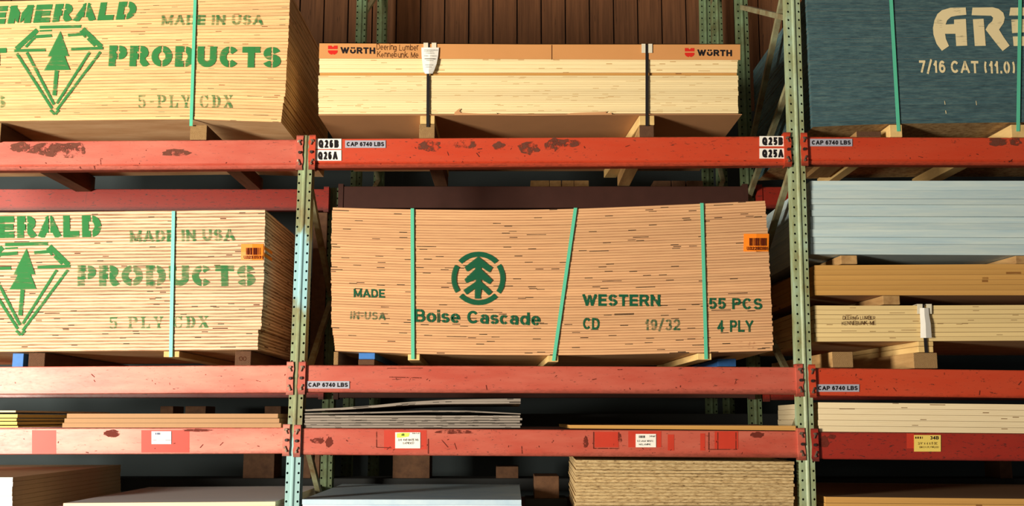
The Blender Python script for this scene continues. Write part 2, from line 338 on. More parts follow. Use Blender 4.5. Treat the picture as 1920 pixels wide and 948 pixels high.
# ------------------------------------------------------------------ lettering
def arc(cx, cy, rx, ry, a0, a1, n=14):
    return [(cx + rx * math.cos(math.radians(a0 + (a1 - a0) * k / n)), cy + ry * math.sin(math.radians(a0 + (a1 - a0) * k / n))) for k in range(n + 1)]
def ell(cx, cy, rx, ry): return ('o', arc(cx, cy, rx, ry, 0, 360, 24)[:-1])
XH = 0.70
GL = {   # centre lines in a unit box; 'l' straight with square ends, 'c' curve with flat ends, 'o' closed
 'A': (.92, [('l', [(0, 0), (.5, 1)]), ('l', [(.5, 1), (1, 0)]), ('l', [(.25, .3), (.75, .3)])]),
 'B': (.78, [('l', [(0, 0), (0, 1)]), ('c', [(0, 1)] + arc(.6, .76, .34, .24, 90, -90) + [(0, .52)]), ('c', [(0, .52)] + arc(.6, .26, .4, .26, 90, -90) + [(0, 0)])]),
 'C': (.84, [('c', arc(.5, .5, .5, .5, 38, 322, 22))]),
 'D': (.82, [('l', [(0, 0), (0, 1)]), ('c', [(0, 1)] + arc(.45, .5, .55, .5, 90, -90) + [(0, 0)])]),
 'E': (.70, [('l', [(0, 0), (0, 1)]), ('l', [(0, 1), (1, 1)]), ('l', [(0, .5), (.92, .5)]), ('l', [(0, 0), (1, 0)])]),
 'F': (.68, [('l', [(0, 0), (0, 1)]), ('l', [(0, 1), (1, 1)]), ('l', [(0, .5), (.85, .5)])]),
 'G': (.86, [('c', arc(.5, .5, .5, .5, 38, 340, 22)), ('l', [(.6, .45), (1, .45)]), ('l', [(1, .45), (1, .1)])]),
 'H': (.80, [('l', [(0, 0), (0, 1)]), ('l', [(1, 0), (1, 1)]), ('l', [(0, .5), (1, .5)])]),
 'I': (0, [('l', [(.5, 0), (.5, 1)])]),
 'K': (.84, [('l', [(0, 0), (0, 1)]), ('l', [(.05, .4), (.95, 1)]), ('l', [(.35, .6), (1, 0)])]),
 'L': (.68, [('l', [(0, 0), (0, 1)]), ('l', [(0, 0), (1, 0)])]),
 'M': (1.0, [('l', [(0, 0), (0, 1)]), ('l', [(1, 0), (1, 1)]), ('l', [(0, 1), (.5, .1)]), ('l', [(.5, .1), (1, 1)])]),
 'N': (.82, [('l', [(0, 0), (0, 1)]), ('l', [(1, 0), (1, 1)]), ('l', [(0, 1), (1, 0)])]),
 'O': (.88, [ell(.5, .5, .5, .5)]),
 'P': (.76, [('l', [(0, 0), (0, 1)]), ('c', [(0, 1)] + arc(.62, .73, .38, .27, 90, -90) + [(0, .46)])]),
 'Q': (.88, [ell(.5, .5, .5, .5), ('l', [(.6, .28), (.95, -.02)])]),
 'R': (.80, [('l', [(0, 0), (0, 1)]), ('c', [(0, 1)] + arc(.62, .74, .36, .26, 90, -90) + [(0, .48)]), ('l', [(.55, .46), (.98, 0)])]),
 'S': (.76, [('c', arc(.5, .75, .46, .25, 15, 270, 18)[:-1] + arc(.5, .25, .5, .25, 90, -165, 18))]),
 'T': (.76, [('l', [(0, 1), (1, 1)]), ('l', [(.5, 0), (.5, 1)])]),
 'U': (.82, [('c', [(0, 1.2)] + arc(.5, .42, .5, .42, 180, 360, 18) + [(1, 1.2)])]),
 'V': (.86, [('l', [(0, 1), (.5, 0)]), ('l', [(.5, 0), (1, 1)])]),
 'W': (1.2, [('l', [(0, 1), (.27, 0)]), ('l', [(.27, 0), (.5, .9)]), ('l', [(.5, .9), (.73, 0)]), ('l', [(.73, 0), (1, 1)])]),
 'X': (.84, [('l', [(0, 0), (1, 1)]), ('l', [(0, 1), (1, 0)])]),
 'Y': (.84, [('l', [(0, 1), (.5, .45)]), ('l', [(1, 1), (.5, .45)]), ('l', [(.5, 0), (.5, .45)])]),
 '\u00dc': (.82, [('c', [(0, .66)] + arc(.5, .34, .5, .34, 180, 360, 18) + [(1, .66)]), ('l', [(.22, 1.0), (.22, 1.02)]), ('l', [(.78, 1.0), (.78, 1.02)])]),
 '0': (.66, [ell(.5, .5, .5, .5)]),
 '1': (.40, [('l', [(.8, 0), (.8, 1)]), ('l', [(.8, .95), (.1, .72)])]),
 '2': (.66, [('c', arc(.5, .7, .5, .3, 170, -30, 16) + [(.0, 0)]), ('l', [(0, 0), (1, 0)])]),
 '3': (.66, [('c', arc(.46, .76, .48, .24, 155, -90, 14)[:-1] + arc(.46, .26, .54, .26, 90, -155, 14))]),
 '4': (.70, [('l', [(.75, 0), (.75, 1)]), ('l', [(.75, 1), (0, .3)]), ('l', [(0, .3), (1, .3)])]),
 '5': (.66, [('l', [(.12, 1), (.95, 1)]), ('l', [(.12, 1), (.05, .5)]), ('c', arc(.47, .32, .53, .32, 145, -150, 16))]),
 '6': (.66, [ell(.5, .31, .5, .31), ('c', [(0, .31)] + arc(.52, .5, .52, .5, 180, 45, 12))]),
 '7': (.64, [('l', [(0, 1), (1, 1)]), ('l', [(1, 1), (.35, 0)])]),
 '8': (.68, [ell(.5, .76, .44, .24), ell(.5, .26, .5, .26)]),
 '9': (.66, [ell(.5, .69, .5, .31), ('c', [(1, .69)] + arc(.48, .5, .52, .5, 0, -135, 12))]),
 '/': (.50, [('l', [(-.1, -.12), (1.1, 1.12)])]),
 '(': (.36, [('c', arc(1.1, .5, 1.0, .62, 115, 245, 12))]), ')': (.36, [('c', arc(-.1, .5, 1.0, .62, 65, -65, 12))]),
 '.': (0, [('l', [(.5, 0), (.5, .02)])]), ',': (0, [('l', [(.5, .02), (.4, -.1)])]), '-': (.36, [('l', [(0, .42), (1, .42)])]), '"': (.2, [('l', [(0, .8), (0, 1)]), ('l', [(1, .8), (1, 1)])]),
 'o': (.70, [ell(.5, XH / 2, .5, XH / 2)]), 'c': (.64, [('c', arc(.5, XH / 2, .5, XH / 2, 42, 318, 20))]),
 'e': (.68, [('c', [(0, XH / 2), (1, XH / 2)] + arc(.5, XH / 2, .5, XH / 2, 8, 315, 20))]),
 'a': (.66, [('c', arc(.5, XH - .22, .45, .22, 160, 0, 12) + [(.95, -.2)]), ell(.48, .21, .47, .21)]),
 's': (.60, [('c', arc(.5, XH * .75, .46, XH * .25, 15, 270, 14)[:-1] + arc(.5, XH * .25, .5, XH * .25, 90, -165, 14))]),
 'i': (0, [('l', [(.5, 0), (.5, XH)]), ('l', [(.5, .99), (.5, 1)])]),
 'd': (.72, [ell(.46, XH / 2, .46, XH / 2), ('l', [(1, 0), (1, 1)])]), 'b': (.72, [ell(.54, XH / 2, .46, XH / 2), ('l', [(0, 0), (0, 1)])]),
 'r': (.44, [('l', [(0, 0), (0, XH)]), ('c', arc(.75, XH * .45, .75, XH * .55, 180, 60, 8))]),
 'n': (.66, [('l', [(0, 0), (0, XH)]), ('c', arc(.5, XH - .32, .5, .32, 180, 0, 12) + [(1, -.2)])]),
 'm': (1.0, [('l', [(0, 0), (0, XH)]), ('c', arc(.25, XH - .3, .25, .3, 180, 0, 10) + [(.5, -.2)]), ('c', arc(.75, XH - .3, .25, .3, 180, 0, 10) + [(1, -.2)])]),
 'u': (.66, [('c', [(0, XH)] + arc(.5, .3, .5, .3, 180, 360, 12)), ('l', [(1, 0), (1, XH)])]),
 'g': (.68, [ell(.46, XH / 2, .46, XH / 2), ('c', [(1, XH), (1, 0)] + arc(.5, -.02, .5, .28, 0, -140, 8))]),
 'k': (.64, [('l', [(0, 0), (0, 1)]), ('l', [(0, .26), (.95, XH)]), ('l', [(.35, .42), (1, 0)])]),
 'x': (.6, [('l', [(0, 0), (1, XH)]), ('l', [(0, XH), (1, 0)])]),
}
DESC = set('g/(),Q')
def ribbon(pts, t, closed, ext):
    n = len(pts); out = []
    if ext and not closed:
        def push(a, b):
            dx, dy = a[0] - b[0], a[1] - b[1]; l = math.hypot(dx, dy) or 1; return (a[0] + dx / l * ext, a[1] + dy / l * ext)
        pts = [push(pts[0], pts[1])] + pts[1:-1] + [push(pts[-1], pts[-2])]
    L, R = [], []
    for i, p in enumerate(pts):
        a = pts[i - 1] if (closed or i > 0) else p; b = pts[(i + 1) % n] if (closed or i < n - 1) else p
        def nrm(u, v):
            dx, dy = v[0] - u[0], v[1] - u[1]; l = math.hypot(dx, dy); return (-dy / l, dx / l) if l > 1e-9 else None
        n1, n2 = nrm(a, p), nrm(p, b); n1 = n1 or n2; n2 = n2 or n1
        mx, my = n1[0] + n2[0], n1[1] + n2[1]; l = math.hypot(mx, my)
        if l < 0.3: mx, my, l = n1[0], n1[1], 1
        mx /= l; my /= l; k = t / 2 / max(0.5, mx * n1[0] + my * n1[1])
        L.append((p[0] + mx * k, p[1] + my * k)); R.append((p[0] - mx * k, p[1] - my * k))
    m = n if closed else n - 1
    return [[L[i], L[(i + 1) % n], R[(i + 1) % n], R[i]] for i in range(m)]

def text_shape(txt, wt=0.2, track=0.10, space=0.4, cuts='', cutw=0.07, shear=0.0, hand=None, narrow=1.0):
    """unit lettering: cap height 1, x from 0 to the returned width; wt: stroke weight"""
    V, Fc, x, brk = [], [], 0.0, [0]
    for c in txt:
        if c == ' ': x += space; brk.append(len(Fc)); continue
        gw, strokes = GL[c]; wd = max(gw * narrow, wt)
        mp = lambda p: (wt / 2 + p[0] * (wd - wt) if wd > wt else wt / 2 + (p[0] - .5) * 0.2, wt / 2 + p[1] * (1 - wt))
        quads = []
        for ly, (kind, pts) in enumerate(strokes): quads += [(ly, q) for q in ribbon([mp(p) for p in pts], wt, kind == 'o', wt / 2 if kind == 'l' else 0)]
        bm = bmesh.new()
        for ly, q in quads: bm.faces.new([bm.verts.new((a, b, ly * 1e-3)) for a, b in q])
        bmesh.ops.remove_doubles(bm, verts=bm.verts, dist=1e-5)
        allg = lambda: bm.verts[:] + bm.edges[:] + bm.faces[:]
        if c not in DESC:
            for z, s_ in ((0.0, -1), (1.0, 1)): bmesh.ops.bisect_plane(bm, geom=allg(), plane_co=(0, z, 0), plane_no=(0, s_, 0), clear_outer=True)
        if c in cuts:
            cx = wd * 0.5
            for sx in (cx - cutw / 2, cx + cutw / 2): bmesh.ops.bisect_plane(bm, geom=allg(), plane_co=(sx, 0, 0), plane_no=(1, 0, 0))
            bmesh.ops.delete(bm, geom=[q for q in bm.faces if abs(q.calc_center_median().x - cx) < cutw / 2], context='FACES')
        bm.verts.index_update(); pv = [(p.co.x, p.co.y, p.co.z) for p in bm.verts]; f = [[p.index for p in q.verts] for q in bm.faces]; bm.free()
        if hand:
            a = hand.uniform(-0.08, 0.08); sc = hand.uniform(0.9, 1.1); dy = hand.uniform(-0.06, 0.06)
            pv = [((p[0] * math.cos(a) - p[1] * math.sin(a)) * sc, (p[0] * math.sin(a) + p[1] * math.cos(a)) * sc + dy, p[2]) for p in pv]
        b = len(V); V += [(p[0] + x + shear * p[1], p[1], p[2]) for p in pv]; Fc += [[i + b for i in q] for q in f]
        x += wd + track
    return V, Fc, x - track, brk

SERIF = {  # slab stencil letters in a unit box: quads of (x0,y0,x1,y1) or polygons
 '5': [[(.15,.55),(.27,.55),(.30,1),(.15,1)], [(.30,.84),(.85,.84),(.92,1),(.30,1)], [(.18,.52),(.45,.66),(.45,.56),(.3,.48)], [(.55,.66),(.8,.6),(.9,.4),(.9,.25),(.8,.06),(.55,0),(.55,.1),(.66,.18),(.68,.35),(.64,.5),(.55,.56)], [(.45,0),(.45,.1),(.3,.12),(.28,.22),(.12,.22),(.12,.1),(.25,.02)]],
 '-': [[(.1,.42),(.9,.42),(.9,.56),(.1,.56)]],
 'P': [[(.0,0),(.46,0),(.46,.1),(.36,.12),(.36,.88),(.4,1),(0,1),(0,.9),(.1,.88),(.1,.12),(0,.1)], [(.46,1),(.8,.97),(.97,.85),(.97,.6),(.82,.46),(.46,.42),(.46,.52),(.64,.56),(.7,.7),(.66,.86),(.46,.9)]],
 'L': [[(0,0),(.44,0),(.44,.12),(.38,.12),(.38,.88),(.48,.9),(.48,1),(0,1),(0,.9),(.12,.88),(.12,.12),(0,.1)], [(.52,0),(.95,0),(.95,.38),(.86,.38),(.76,.14),(.52,.1)]],
 'Y': [[(0,1),(.42,1),(.42,.9),(.36,.88),(.54,.55),(.4,.45),(.1,.88),(0,.9)], [(.36,0),(.74,0),(.74,.1),(.68,.12),(.68,.42),(.42,.42),(.42,.12),(.36,.1)], [(.66,1),(1,1),(1,.9),(.92,.88),(.72,.46),(.6,.55),(.74,.88),(.66,.9)]],
 'C': [[(.42,1),(.42,.9),(.3,.75),(.28,.5),(.3,.25),(.42,.1),(.42,0),(.2,.08),(.04,.28),(0,.5),(.04,.74),(.2,.93)], [(.52,1),(.75,.94),(.82,1),(.92,1),(.92,.64),(.82,.64),(.74,.8),(.52,.9)], [(.52,0),(.52,.1),(.72,.16),(.84,.34),(.94,.34),(.88,.12),(.74,.02)]],
 'D': [[(0,0),(.42,0),(.42,1),(0,1),(0,.9),(.12,.88),(.12,.12),(0,.1)], [(.5,1),(.78,.94),(.95,.74),(1,.5),(.95,.26),(.78,.06),(.5,0),(.5,.12),(.66,.25),(.7,.5),(.66,.76),(.5,.88)]],
 'X': [[(0,1),(.4,1),(.4,.9),(1,.12),(1,0),(.6,0),(.6,.1),(.1,.88),(0,.9)], [(.62,1),(1,1),(1,.9),(.9,.88),(.74,.64),(.66,.72),(.74,.88),(.62,.9)], [(0,0),(.38,0),(.38,.1),(.3,.12),(.44,.36),(.36,.44),(.1,.12),(0,.1)]],
}
def serif_shape(txt, wd=0.62, track=0.2, space=0.45):
    V, Fc, x, brk = [], [], 0.0, [0]
    for c in txt:
        if c == ' ': x += space; brk.append(len(Fc)); continue
        w_ = wd * (0.55 if c == '-' else 1.0)
        for poly in SERIF[c]:
            b = len(V); V += [(x + p[0] * w_, p[1]) for p in poly]; Fc.append(list(range(b, b + len(poly))))
        x += w_ + track
    return V, Fc, x - track, brk

def lettering(shape, bl, br, tl, Y, mat, parent, name='lettering', thick=0.0006):
    """lay a unit lettering on the plane Y: baseline bl->br, cap height bl->tl (photo pixels of that plane)"""
    V, Fc, wd, brk = shape
    P0, P1, P2 = W(*bl, Y), W(*br, Y), W(*tl, Y)
    ex = (P1 - P0) / wd; ey = P2 - P0
    pts = [P0 + ex * p[0] + ey * p[1] - Vector((0, p[2] * 0.12 if len(p) > 2 else 0, 0)) for p in V]
    for a, b in zip(brk, brk[1:] + [len(Fc)]):
        mb = MB()
        for q in Fc[a:b]: mb.face([pts[i] for i in q])
        o = mb.build(name, mat, parent)
    return o

def polys(pl, Y, mat, parent, name='emblem'):
    mb = MB()
    for ly, poly in enumerate(pl): mb.face([W(px, py, Y - ly * 0.00006) for px, py in poly])
    return mb.build(name, mat, parent, weld=False)

def quad_px(x0, y0, x1, y1): return [(x0, y1), (x1, y1), (x1, y0), (x0, y0)]
def stroke_px(a, b, wd):
    dx, dy = b[0] - a[0], b[1] - a[1]; l = math.hypot(dx, dy); nx, ny = -dy / l * wd / 2, dx / l * wd / 2
    return [(a[0] + nx, a[1] + ny), (b[0] + nx, b[1] + ny), (b[0] - nx, b[1] - ny), (a[0] - nx, a[1] - ny)]

def plate(x0, y0, x1, y1, Y, mat, parent, name, th=0.0012, skew=0.0):
    mb = MB(); mb.prism([W(x0, y1, Y - th), W(x1, y1 + skew, Y - th), W(x1, y0 + skew, Y - th), W(x0, y0, Y - th)], th)
    return mb.build(name, mat, parent)

# ------------------------------------------------------------------ the setting
Z1 = W(0, 262).z
mb = MB(); mb.box((-9, -9, -0.1), (9, 2.75, 0)); struct(mb.build('floor', M['concrete']))
mb = MB(); mb.box((-9, -2.5, 6.2), (9, 2.75, 6.3)); struct(mb.build('ceiling', M['ceiling']))
WY = 2.5
ZD = 4.25
mb = MB(); mb.box((-9, WY - 0.06, 0.002), (9, WY - 0.012, ZD)); struct(mb.build('wall_back_shade', M['recess_shade']))  # added dark backing, coloured like the shaded recesses
mb = MB(); mb.box((-9, WY + 0.03, 0), (9, WY + 0.13, 6.2), 1)
x = -9.0; pw = 47.6 * (D + WY) / F
while x < 9:
    x1 = min(x + pw, 9)
    mb.box((x + 0.006, WY + random.uniform(0, 0.006), 0.002), (x1 - 0.006, WY + 0.03, 6.198), 0)
    x = x1
struct(mb.build('wall_back', [M['plank'], M['gap']]))

# ------------------------------------------------------------------ rack upright frames
def post_mesh(A, B, wd=0.079, dp=0.075, pitch=0.0508, blue=None):
    """upright channel: perforated front flanges beside a raised middle rib, sides and return lips. A, B: bottom and top centres of the front face"""
    A, B = Vector(A), Vector(B); mb = MB(); h = (B - A).length; d = (B - A) / h
    X, Yv = Vector((1, 0, 0)), Vector((0, 1, 0))
    P = lambda x, y, z: A + X * x + Yv * y + d * z
    fl = wd / 2; rib = 0.013
    n = int(h / pitch)
    def mid(z): return 1 if blue and blue[0] < z + A.z < blue[1] else 0
    hole = 0.0068
    for sgn in (-1, 1):
        xo, xi = sgn * fl, sgn * rib; hx = sgn * (fl - 0.0085)
        for i in range(n):
            z0 = h - (i + 1) * pitch; z1 = z0 + pitch; zc = (z0 + z1) / 2; m = mid(zc)
            sq = [(xi, z0), ((xi + xo) / 2, z0), (xo, z0), (xo, zc), (xo, z1), ((xi + xo) / 2, z1), (xi, z1), (xi, zc)]
            oc = []
            for (sx_, sz_) in sq:
                a = math.atan2(sz_ - zc, sx_ - hx); oc.append((hx + hole * math.cos(a), zc + hole * math.sin(a)))
            for j in range(8):
                k = (j + 1) % 8
                mb.face([P(sq[j][0], 0, sq[j][1]), P(sq[k][0], 0, sq[k][1]), P(oc[k][0], 0, oc[k][1]), P(oc[j][0], 0, oc[j][1])], m)
                mb.face([P(oc[j][0], 0, oc[j][1]), P(oc[k][0], 0, oc[k][1]), P(oc[k][0], 0.003, oc[k][1]), P(oc[j][0], 0.003, oc[j][1])], m)
        zb = h - n * pitch
        if zb > 1e-4: mb.face([P(xi, 0, 0), P(xo, 0, 0), P(xo, 0, zb), P(xi, 0, zb)], 0)
        for i in range(n + 1):
            z1 = h - i * pitch; z0 = max(0, z1 - pitch); m = mid((z0 + z1) / 2)
            if z1 <= 1e-4: continue
            mb.face([P(xo, 0, z0), P(xo, dp, z0), P(xo, dp, z1), P(xo, 0, z1)], m)
            mb.face([P(xi, 0, z0), P(xi, 0, z1), P(sgn * 0.004, -0.007, z1), P(sgn * 0.004, -0.007, z0)], m)
    for i in range(n + 1):
        z1 = h - i * pitch; z0 = max(0, z1 - pitch); m = mid((z0 + z1) / 2)
        if z1 > 1e-4: mb.face([P(-0.004, -0.007, z0), P(0.004, -0.007, z0), P(0.004, -0.007, z1), P(-0.004, -0.007, z1)], m)
    mb.face([P(-fl, dp, 0), P(-fl, dp, h), P(fl, dp, h), P(fl, dp, 0)], 0)
    mb.face([P(-fl, 0, h), P(fl, 0, h), P(fl, dp, h), P(-fl, dp, h)], 0)
    return mb

def frame(name, label, a, b, Yf, Yr, xr, zt, braces, blue=None, front=True, mat='green_post', group='green rack upright frames'):
    """a, b: two pixels on the front post's middle line"""
    P, Q = W(*a, Yf), W(*b, Yf); s = (Q.x - P.x) / (Q.z - P.z)
    at = lambda z: P.x + s * (z - P.z)
    root = thing(name, label, 'rack frame', (at(0), Yf, 0), group)
    if front: post_mesh((at(0), Yf, 0), (at(zt), Yf, zt)).build('post', [patched_post() if blue else M[mat]], root)
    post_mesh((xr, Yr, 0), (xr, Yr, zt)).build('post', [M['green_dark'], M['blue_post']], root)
    for (z0, z1) in braces:
        mb = MB(); mb.bar((at(z0), Yf + 0.07, z0), (xr, Yr, z1), 0.032, 0.032); mb.build('brace', M['brace'], root)
    for xx, yy in ((at(0), Yf + 0.04), (xr, Yr + 0.04)):
        mb = MB(); mb.box((xx - 0.0425, yy - 0.045, 0.0005), (xx + 0.0425, yy + 0.045, 0.012)); mb.build('foot_plate', M['green_dark'], root)
    return root, at

YR = 1.20
zl = W(574, 254).z; zr = 4.9
f1, at1 = frame('rack_upright', 'worn green rack upright with pale blue patch ending at the top red beam', (574, 262), (547, 945), 0, YR, W(632, 100, YR).x, zl,
                [(0.3, 1.0), (1.7, 1.0), (1.75, 2.45), (3.05, 2.5)], blue=(W(560, 575).z, W(560, 435).z))
f2, at2 = frame('rack_upright', 'tall green rack upright left of the blue painted panels, rising out of the photo', (1487, 0), (1517, 945), 0, YR, W(1395, 110, YR).x, zr,
                [(0.3, 1.0), (1.7, 1.0), (1.75, 2.45), (3.15, 2.5), (4.3, 3.45), (3.65, 3.2), (4.0, 4.6)])
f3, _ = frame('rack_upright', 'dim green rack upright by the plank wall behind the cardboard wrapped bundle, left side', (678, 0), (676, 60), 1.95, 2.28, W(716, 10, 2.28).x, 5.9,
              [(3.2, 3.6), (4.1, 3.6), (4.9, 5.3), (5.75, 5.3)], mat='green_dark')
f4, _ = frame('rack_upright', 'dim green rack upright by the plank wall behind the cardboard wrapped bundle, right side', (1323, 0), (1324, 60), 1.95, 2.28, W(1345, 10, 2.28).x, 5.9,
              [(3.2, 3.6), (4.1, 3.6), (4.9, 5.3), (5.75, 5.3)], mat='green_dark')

# ------------------------------------------------------------------ beams
def beam(name, label, pl, pr, h_px, mat, Y=0.004, groove=False, rusts=(), patches=(), dark=(), lines=(), conn=(True, True), group='front red rack beams', dp=0.05):
    """pl, pr: pixels of the top edge's ends on plane Y"""
    A, B = W(*pl, Y), W(*pr, Y)
    hz = (W(pl[0], pl[1], Y).z - W(pl[0], pl[1] + h_px, Y).z)
    root = thing(name, label, 'rack beam', ((A.x + B.x) / 2, Y + dp / 2, min(A.z, B.z) - hz), group)
    mb = MB(); nseg = 12
    def col(s):
        p = A.lerp(B, s); return p
    e = 0.004; g = hz * 0.80
    prof = [(0, dp), (0, e), (-e, 0)]                                 # (dz, dy) down the front face
    prof += [(-g, 0), (-g - 0.006, 0.006), (-g - 0.012, 0.001)] if groove else []
    prof += [(-hz + e, 0), (-hz, e), (-hz, dp)]
    for i in range(nseg):
        p, q = col(i / nseg), col((i + 1) / nseg)
        for (a, b) in zip(prof, prof[1:] + prof[:1]):
            mb.face([p + Vector((0, a[1], a[0])), q + Vector((0, a[1], a[0])), q + Vector((0, b[1], b[0])), p + Vector((0, b[1], b[0]))])
    for p in (A, B): mb.face([p + Vector((0, d[1], d[0])) for d in prof])
    rr = random.Random(len(label) * 31 + int(pl[0]))
    for lst, mi in ((rusts, 1), (dark, 3)):
        for j, (cx, cy, rx, ry) in enumerate(lst):
            pts = []
            for k in range(22):
                t = k / 22 * 2 * math.pi; r_ = rr.uniform(0.75, 1.1)
                pts.append(W(cx + rx * r_ * math.cos(t), cy + ry * r_ * math.sin(t), Y - 0.0012 - 0.0001 * j))
            mb.face(pts, mi)
    for j, (x0, y0, x1, y1) in enumerate(patches): mb.face([W(*p, Y - 0.0008 - 0.0001 * j) for p in quad_px(x0, y0, x1, y1)], 2)
    for (a_, b_, w_) in lines: mb.face([W(*p, Y - 0.0014) for p in stroke_px(a_, b_, w_)], 3)
    for j in range(26):
        cx = pl[0] + (pr[0] - pl[0]) * rr.random(); fr = rr.random() ** 0.6; cy = pl[1] + (pr[1] - pl[1]) * (cx - pl[0]) / (pr[0] - pl[0]) + 4 + fr * (h_px - 8)
        an = rr.uniform(-1.5, 1.5); ln = rr.choice((2, 3, 4, 9)); mb.face([W(*p, Y - 0.0013) for p in stroke_px((cx, cy), (cx + ln * math.cos(an), min(max(cy + ln * math.sin(an), pl[1] + 3), pl[1] + h_px - 5) + 0.3), rr.uniform(0.8, 1.8))], 3)
    mb.build('rail', [M[mat], M['rust'], M['patch_red'], M['patch_dark']], root)
    for side, on in zip((0, 1), conn):
        if not on: continue
        p = (A, B)[side]; sg = (-1, 1)[side]
        cz0, cz1 = p.z - hz - 0.012, p.z + 0.018
        x0 = p.x - sg * 0.012; x1 = p.x + sg * 0.021
        mb = MB(); n = 9; edge = [rr.uniform(-0.004, 0.003) for _ in range(n + 1)]
        outer = [(x1 + sg * edge[i], cz0 + (cz1 - cz0) * i / n) for i in range(n + 1)]
        poly = [Vector((x0, Y - 0.016, cz0))] + [Vector((a, Y - 0.016, b)) for a, b in outer] + [Vector((x0, Y - 0.016, cz1))]
        if sg < 0: poly = poly[::-1]
        mb.prism(poly, 0.005)
        mb.hexa([(min(x0, p.x - sg * 0.018), Y - 0.016, cz0), (max(x0, p.x - sg * 0.018), Y - 0.016, cz0), (max(x0, p.x - sg * 0.018), Y + 0.03, cz0), (min(x0, p.x - sg * 0.018), Y + 0.03, cz0),
                 (min(x0, p.x - sg * 0.018), Y - 0.016, cz1), (max(x0, p.x - sg * 0.018), Y - 0.016, cz1), (max(x0, p.x - sg * 0.018), Y + 0.03, cz1), (min(x0, p.x - sg * 0.018), Y + 0.03, cz1)])
        cn = mb.build('end_connector', M[mat], root)
        cxm = (x0 + x1) / 2 - sg * 0.001
        for q in (0.16, 0.5, 0.84):
            mb = MB(); z = cz0 + (cz1 - cz0) * q
            mb.cyl((cxm, Y - 0.026, z), (cxm, Y - 0.016, z), 0.0085 if q == 0.5 else 0.006, 8); mb.build('bolt', M['dark_steel' if q == 0.5 else 'steel'], cn)
        for q in (0.22, 0.78):
            mb = MB(); z = cz0 + (cz1 - cz0) * q
            mb.bar((cxm + sg * 0.004, Y - 0.022, z - 0.014), (cxm - sg * 0.008, Y - 0.022, z + 0.016), 0.005, 0.005)
            mb.bar((cxm - sg * 0.008, Y - 0.022, z + 0.016), (cxm - sg * 0.012, Y - 0.018, z + 0.004), 0.005, 0.005); mb.build('safety_clip', M['steel'], cn)
    return root

LX = -330   # left bay's beams start beyond the frame
b1l = beam('rack_beam', 'top red beam of the left bay, under the upper diamond stencilled bundle', (LX, 267), (563, 261), 55, 'red_pink', groove=True, conn=(False, True),
           rusts=[(38, 276, 20, 10), (110, 281, 60, 15), (95, 277, 40, 10), (140, 276, 22, 10), (330, 286, 28, 7)])
b1c = beam('rack_beam', 'top red beam of the middle bay, with four white bay number labels', (587, 260), (1474, 255), 55, 'red', groove=True,
           rusts=[(805, 273, 22, 12), (870, 270, 24, 9), (935, 273, 12, 8), (990, 277, 22, 13), (1042, 272, 24, 14), (1060, 268, 30, 8)])
b1r = beam('rack_beam', 'top orange red beam of the right bay, under the blue painted panels', (1506, 256), (2420, 260), 52, 'red', groove=True, conn=(True, False),
           rusts=[(1790, 264, 10, 5), (1870, 266, 20, 8), (1903, 266, 12, 8)])
b2l = beam('rack_beam', 'middle pale pink beam of the left bay, under the lower diamond stencilled bundle', (LX, 689), (545, 684), 52, 'red_glare', conn=(False, True))
b2c = beam('rack_beam', 'middle red beam of the middle bay, under the round tree stencil bundle', (568, 684), (1497, 688), 51, 'red_pink', lines=[((726, 690), (792, 689.5), 1.2), ((730, 706.5), (790, 708), 1.6), ((770, 707), (768, 714), 1.2), ((735, 711), (752, 710), 1)])
b2r = beam('rack_beam', 'middle red beam of the right bay, below the tagged strapped plywood', (1521, 689), (2420, 700), 52, 'red', conn=(True, False))
b3l = beam('rack_beam', 'lower pink beam of the left bay with a small white paper label', (LX, 804), (538, 801), 49, 'red_glare', conn=(False, True),
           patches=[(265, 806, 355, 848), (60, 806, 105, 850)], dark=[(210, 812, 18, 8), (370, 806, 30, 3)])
b3c = beam('rack_beam', 'lower red beam of the middle bay with two paper labels and torn label marks', (559, 802), (1500, 808), 50, 'red_pink',
           patches=[(720, 806, 800, 842), (1115, 809, 1160, 838), (1178, 808, 1240, 838), (1252, 814, 1264, 844), (1313, 812, 1322, 844), (1340, 808, 1384, 841)],
           dark=[(617, 828, 8, 10), (595, 826, 14, 6), (852, 809, 40, 4), (1098, 828, 5, 12), (1162, 826, 4, 14), (1420, 815, 14, 6)],
           lines=[((1113, 809), (1113, 840), 2), ((1112, 840), (1162, 840), 2), ((1160, 809), (1160, 840), 2.5), ((1329, 810), (1329, 842), 2), ((1328, 842), (1382, 842), 1.6), ((1346, 810), (1346, 842), 2), ((1380, 810), (1380, 842), 2),
                  ((706, 808), (706, 838), 1.6), ((706, 838), (734, 839), 1.6), ((803, 822), (803, 850), 2), ((828, 824), (840, 838), 1.5), ((852, 830), (856, 842), 1.2), ((978, 836), (979, 850), 1.5)])
b3r = beam('rack_beam', 'lower dark red beam of the right bay with a yellow paper label', (1526, 809), (2420, 818), 51, 'red_deep', conn=(True, False), patches=[(1700, 812, 1714, 840)],
           dark=[(1545, 828, 10, 12), (1560, 818, 8, 5)])
b4 = [beam('rack_beam', lb, a, b, 50, 'red_pink', conn=cn, group='lowest red beams below the photo')
      for lb, a, b, cn in (('lowest front beam of the left bay, under the white and brown board stacks', (LX, 966), (528, 964), (False, True)),
                           ('lowest front beam of the middle bay, under the strand board stack', (556, 964), (1506, 966), (True, True)),
                           ('lowest front beam of the right bay, under the tan boards', (1540, 966), (2420, 970), (True, False)))]
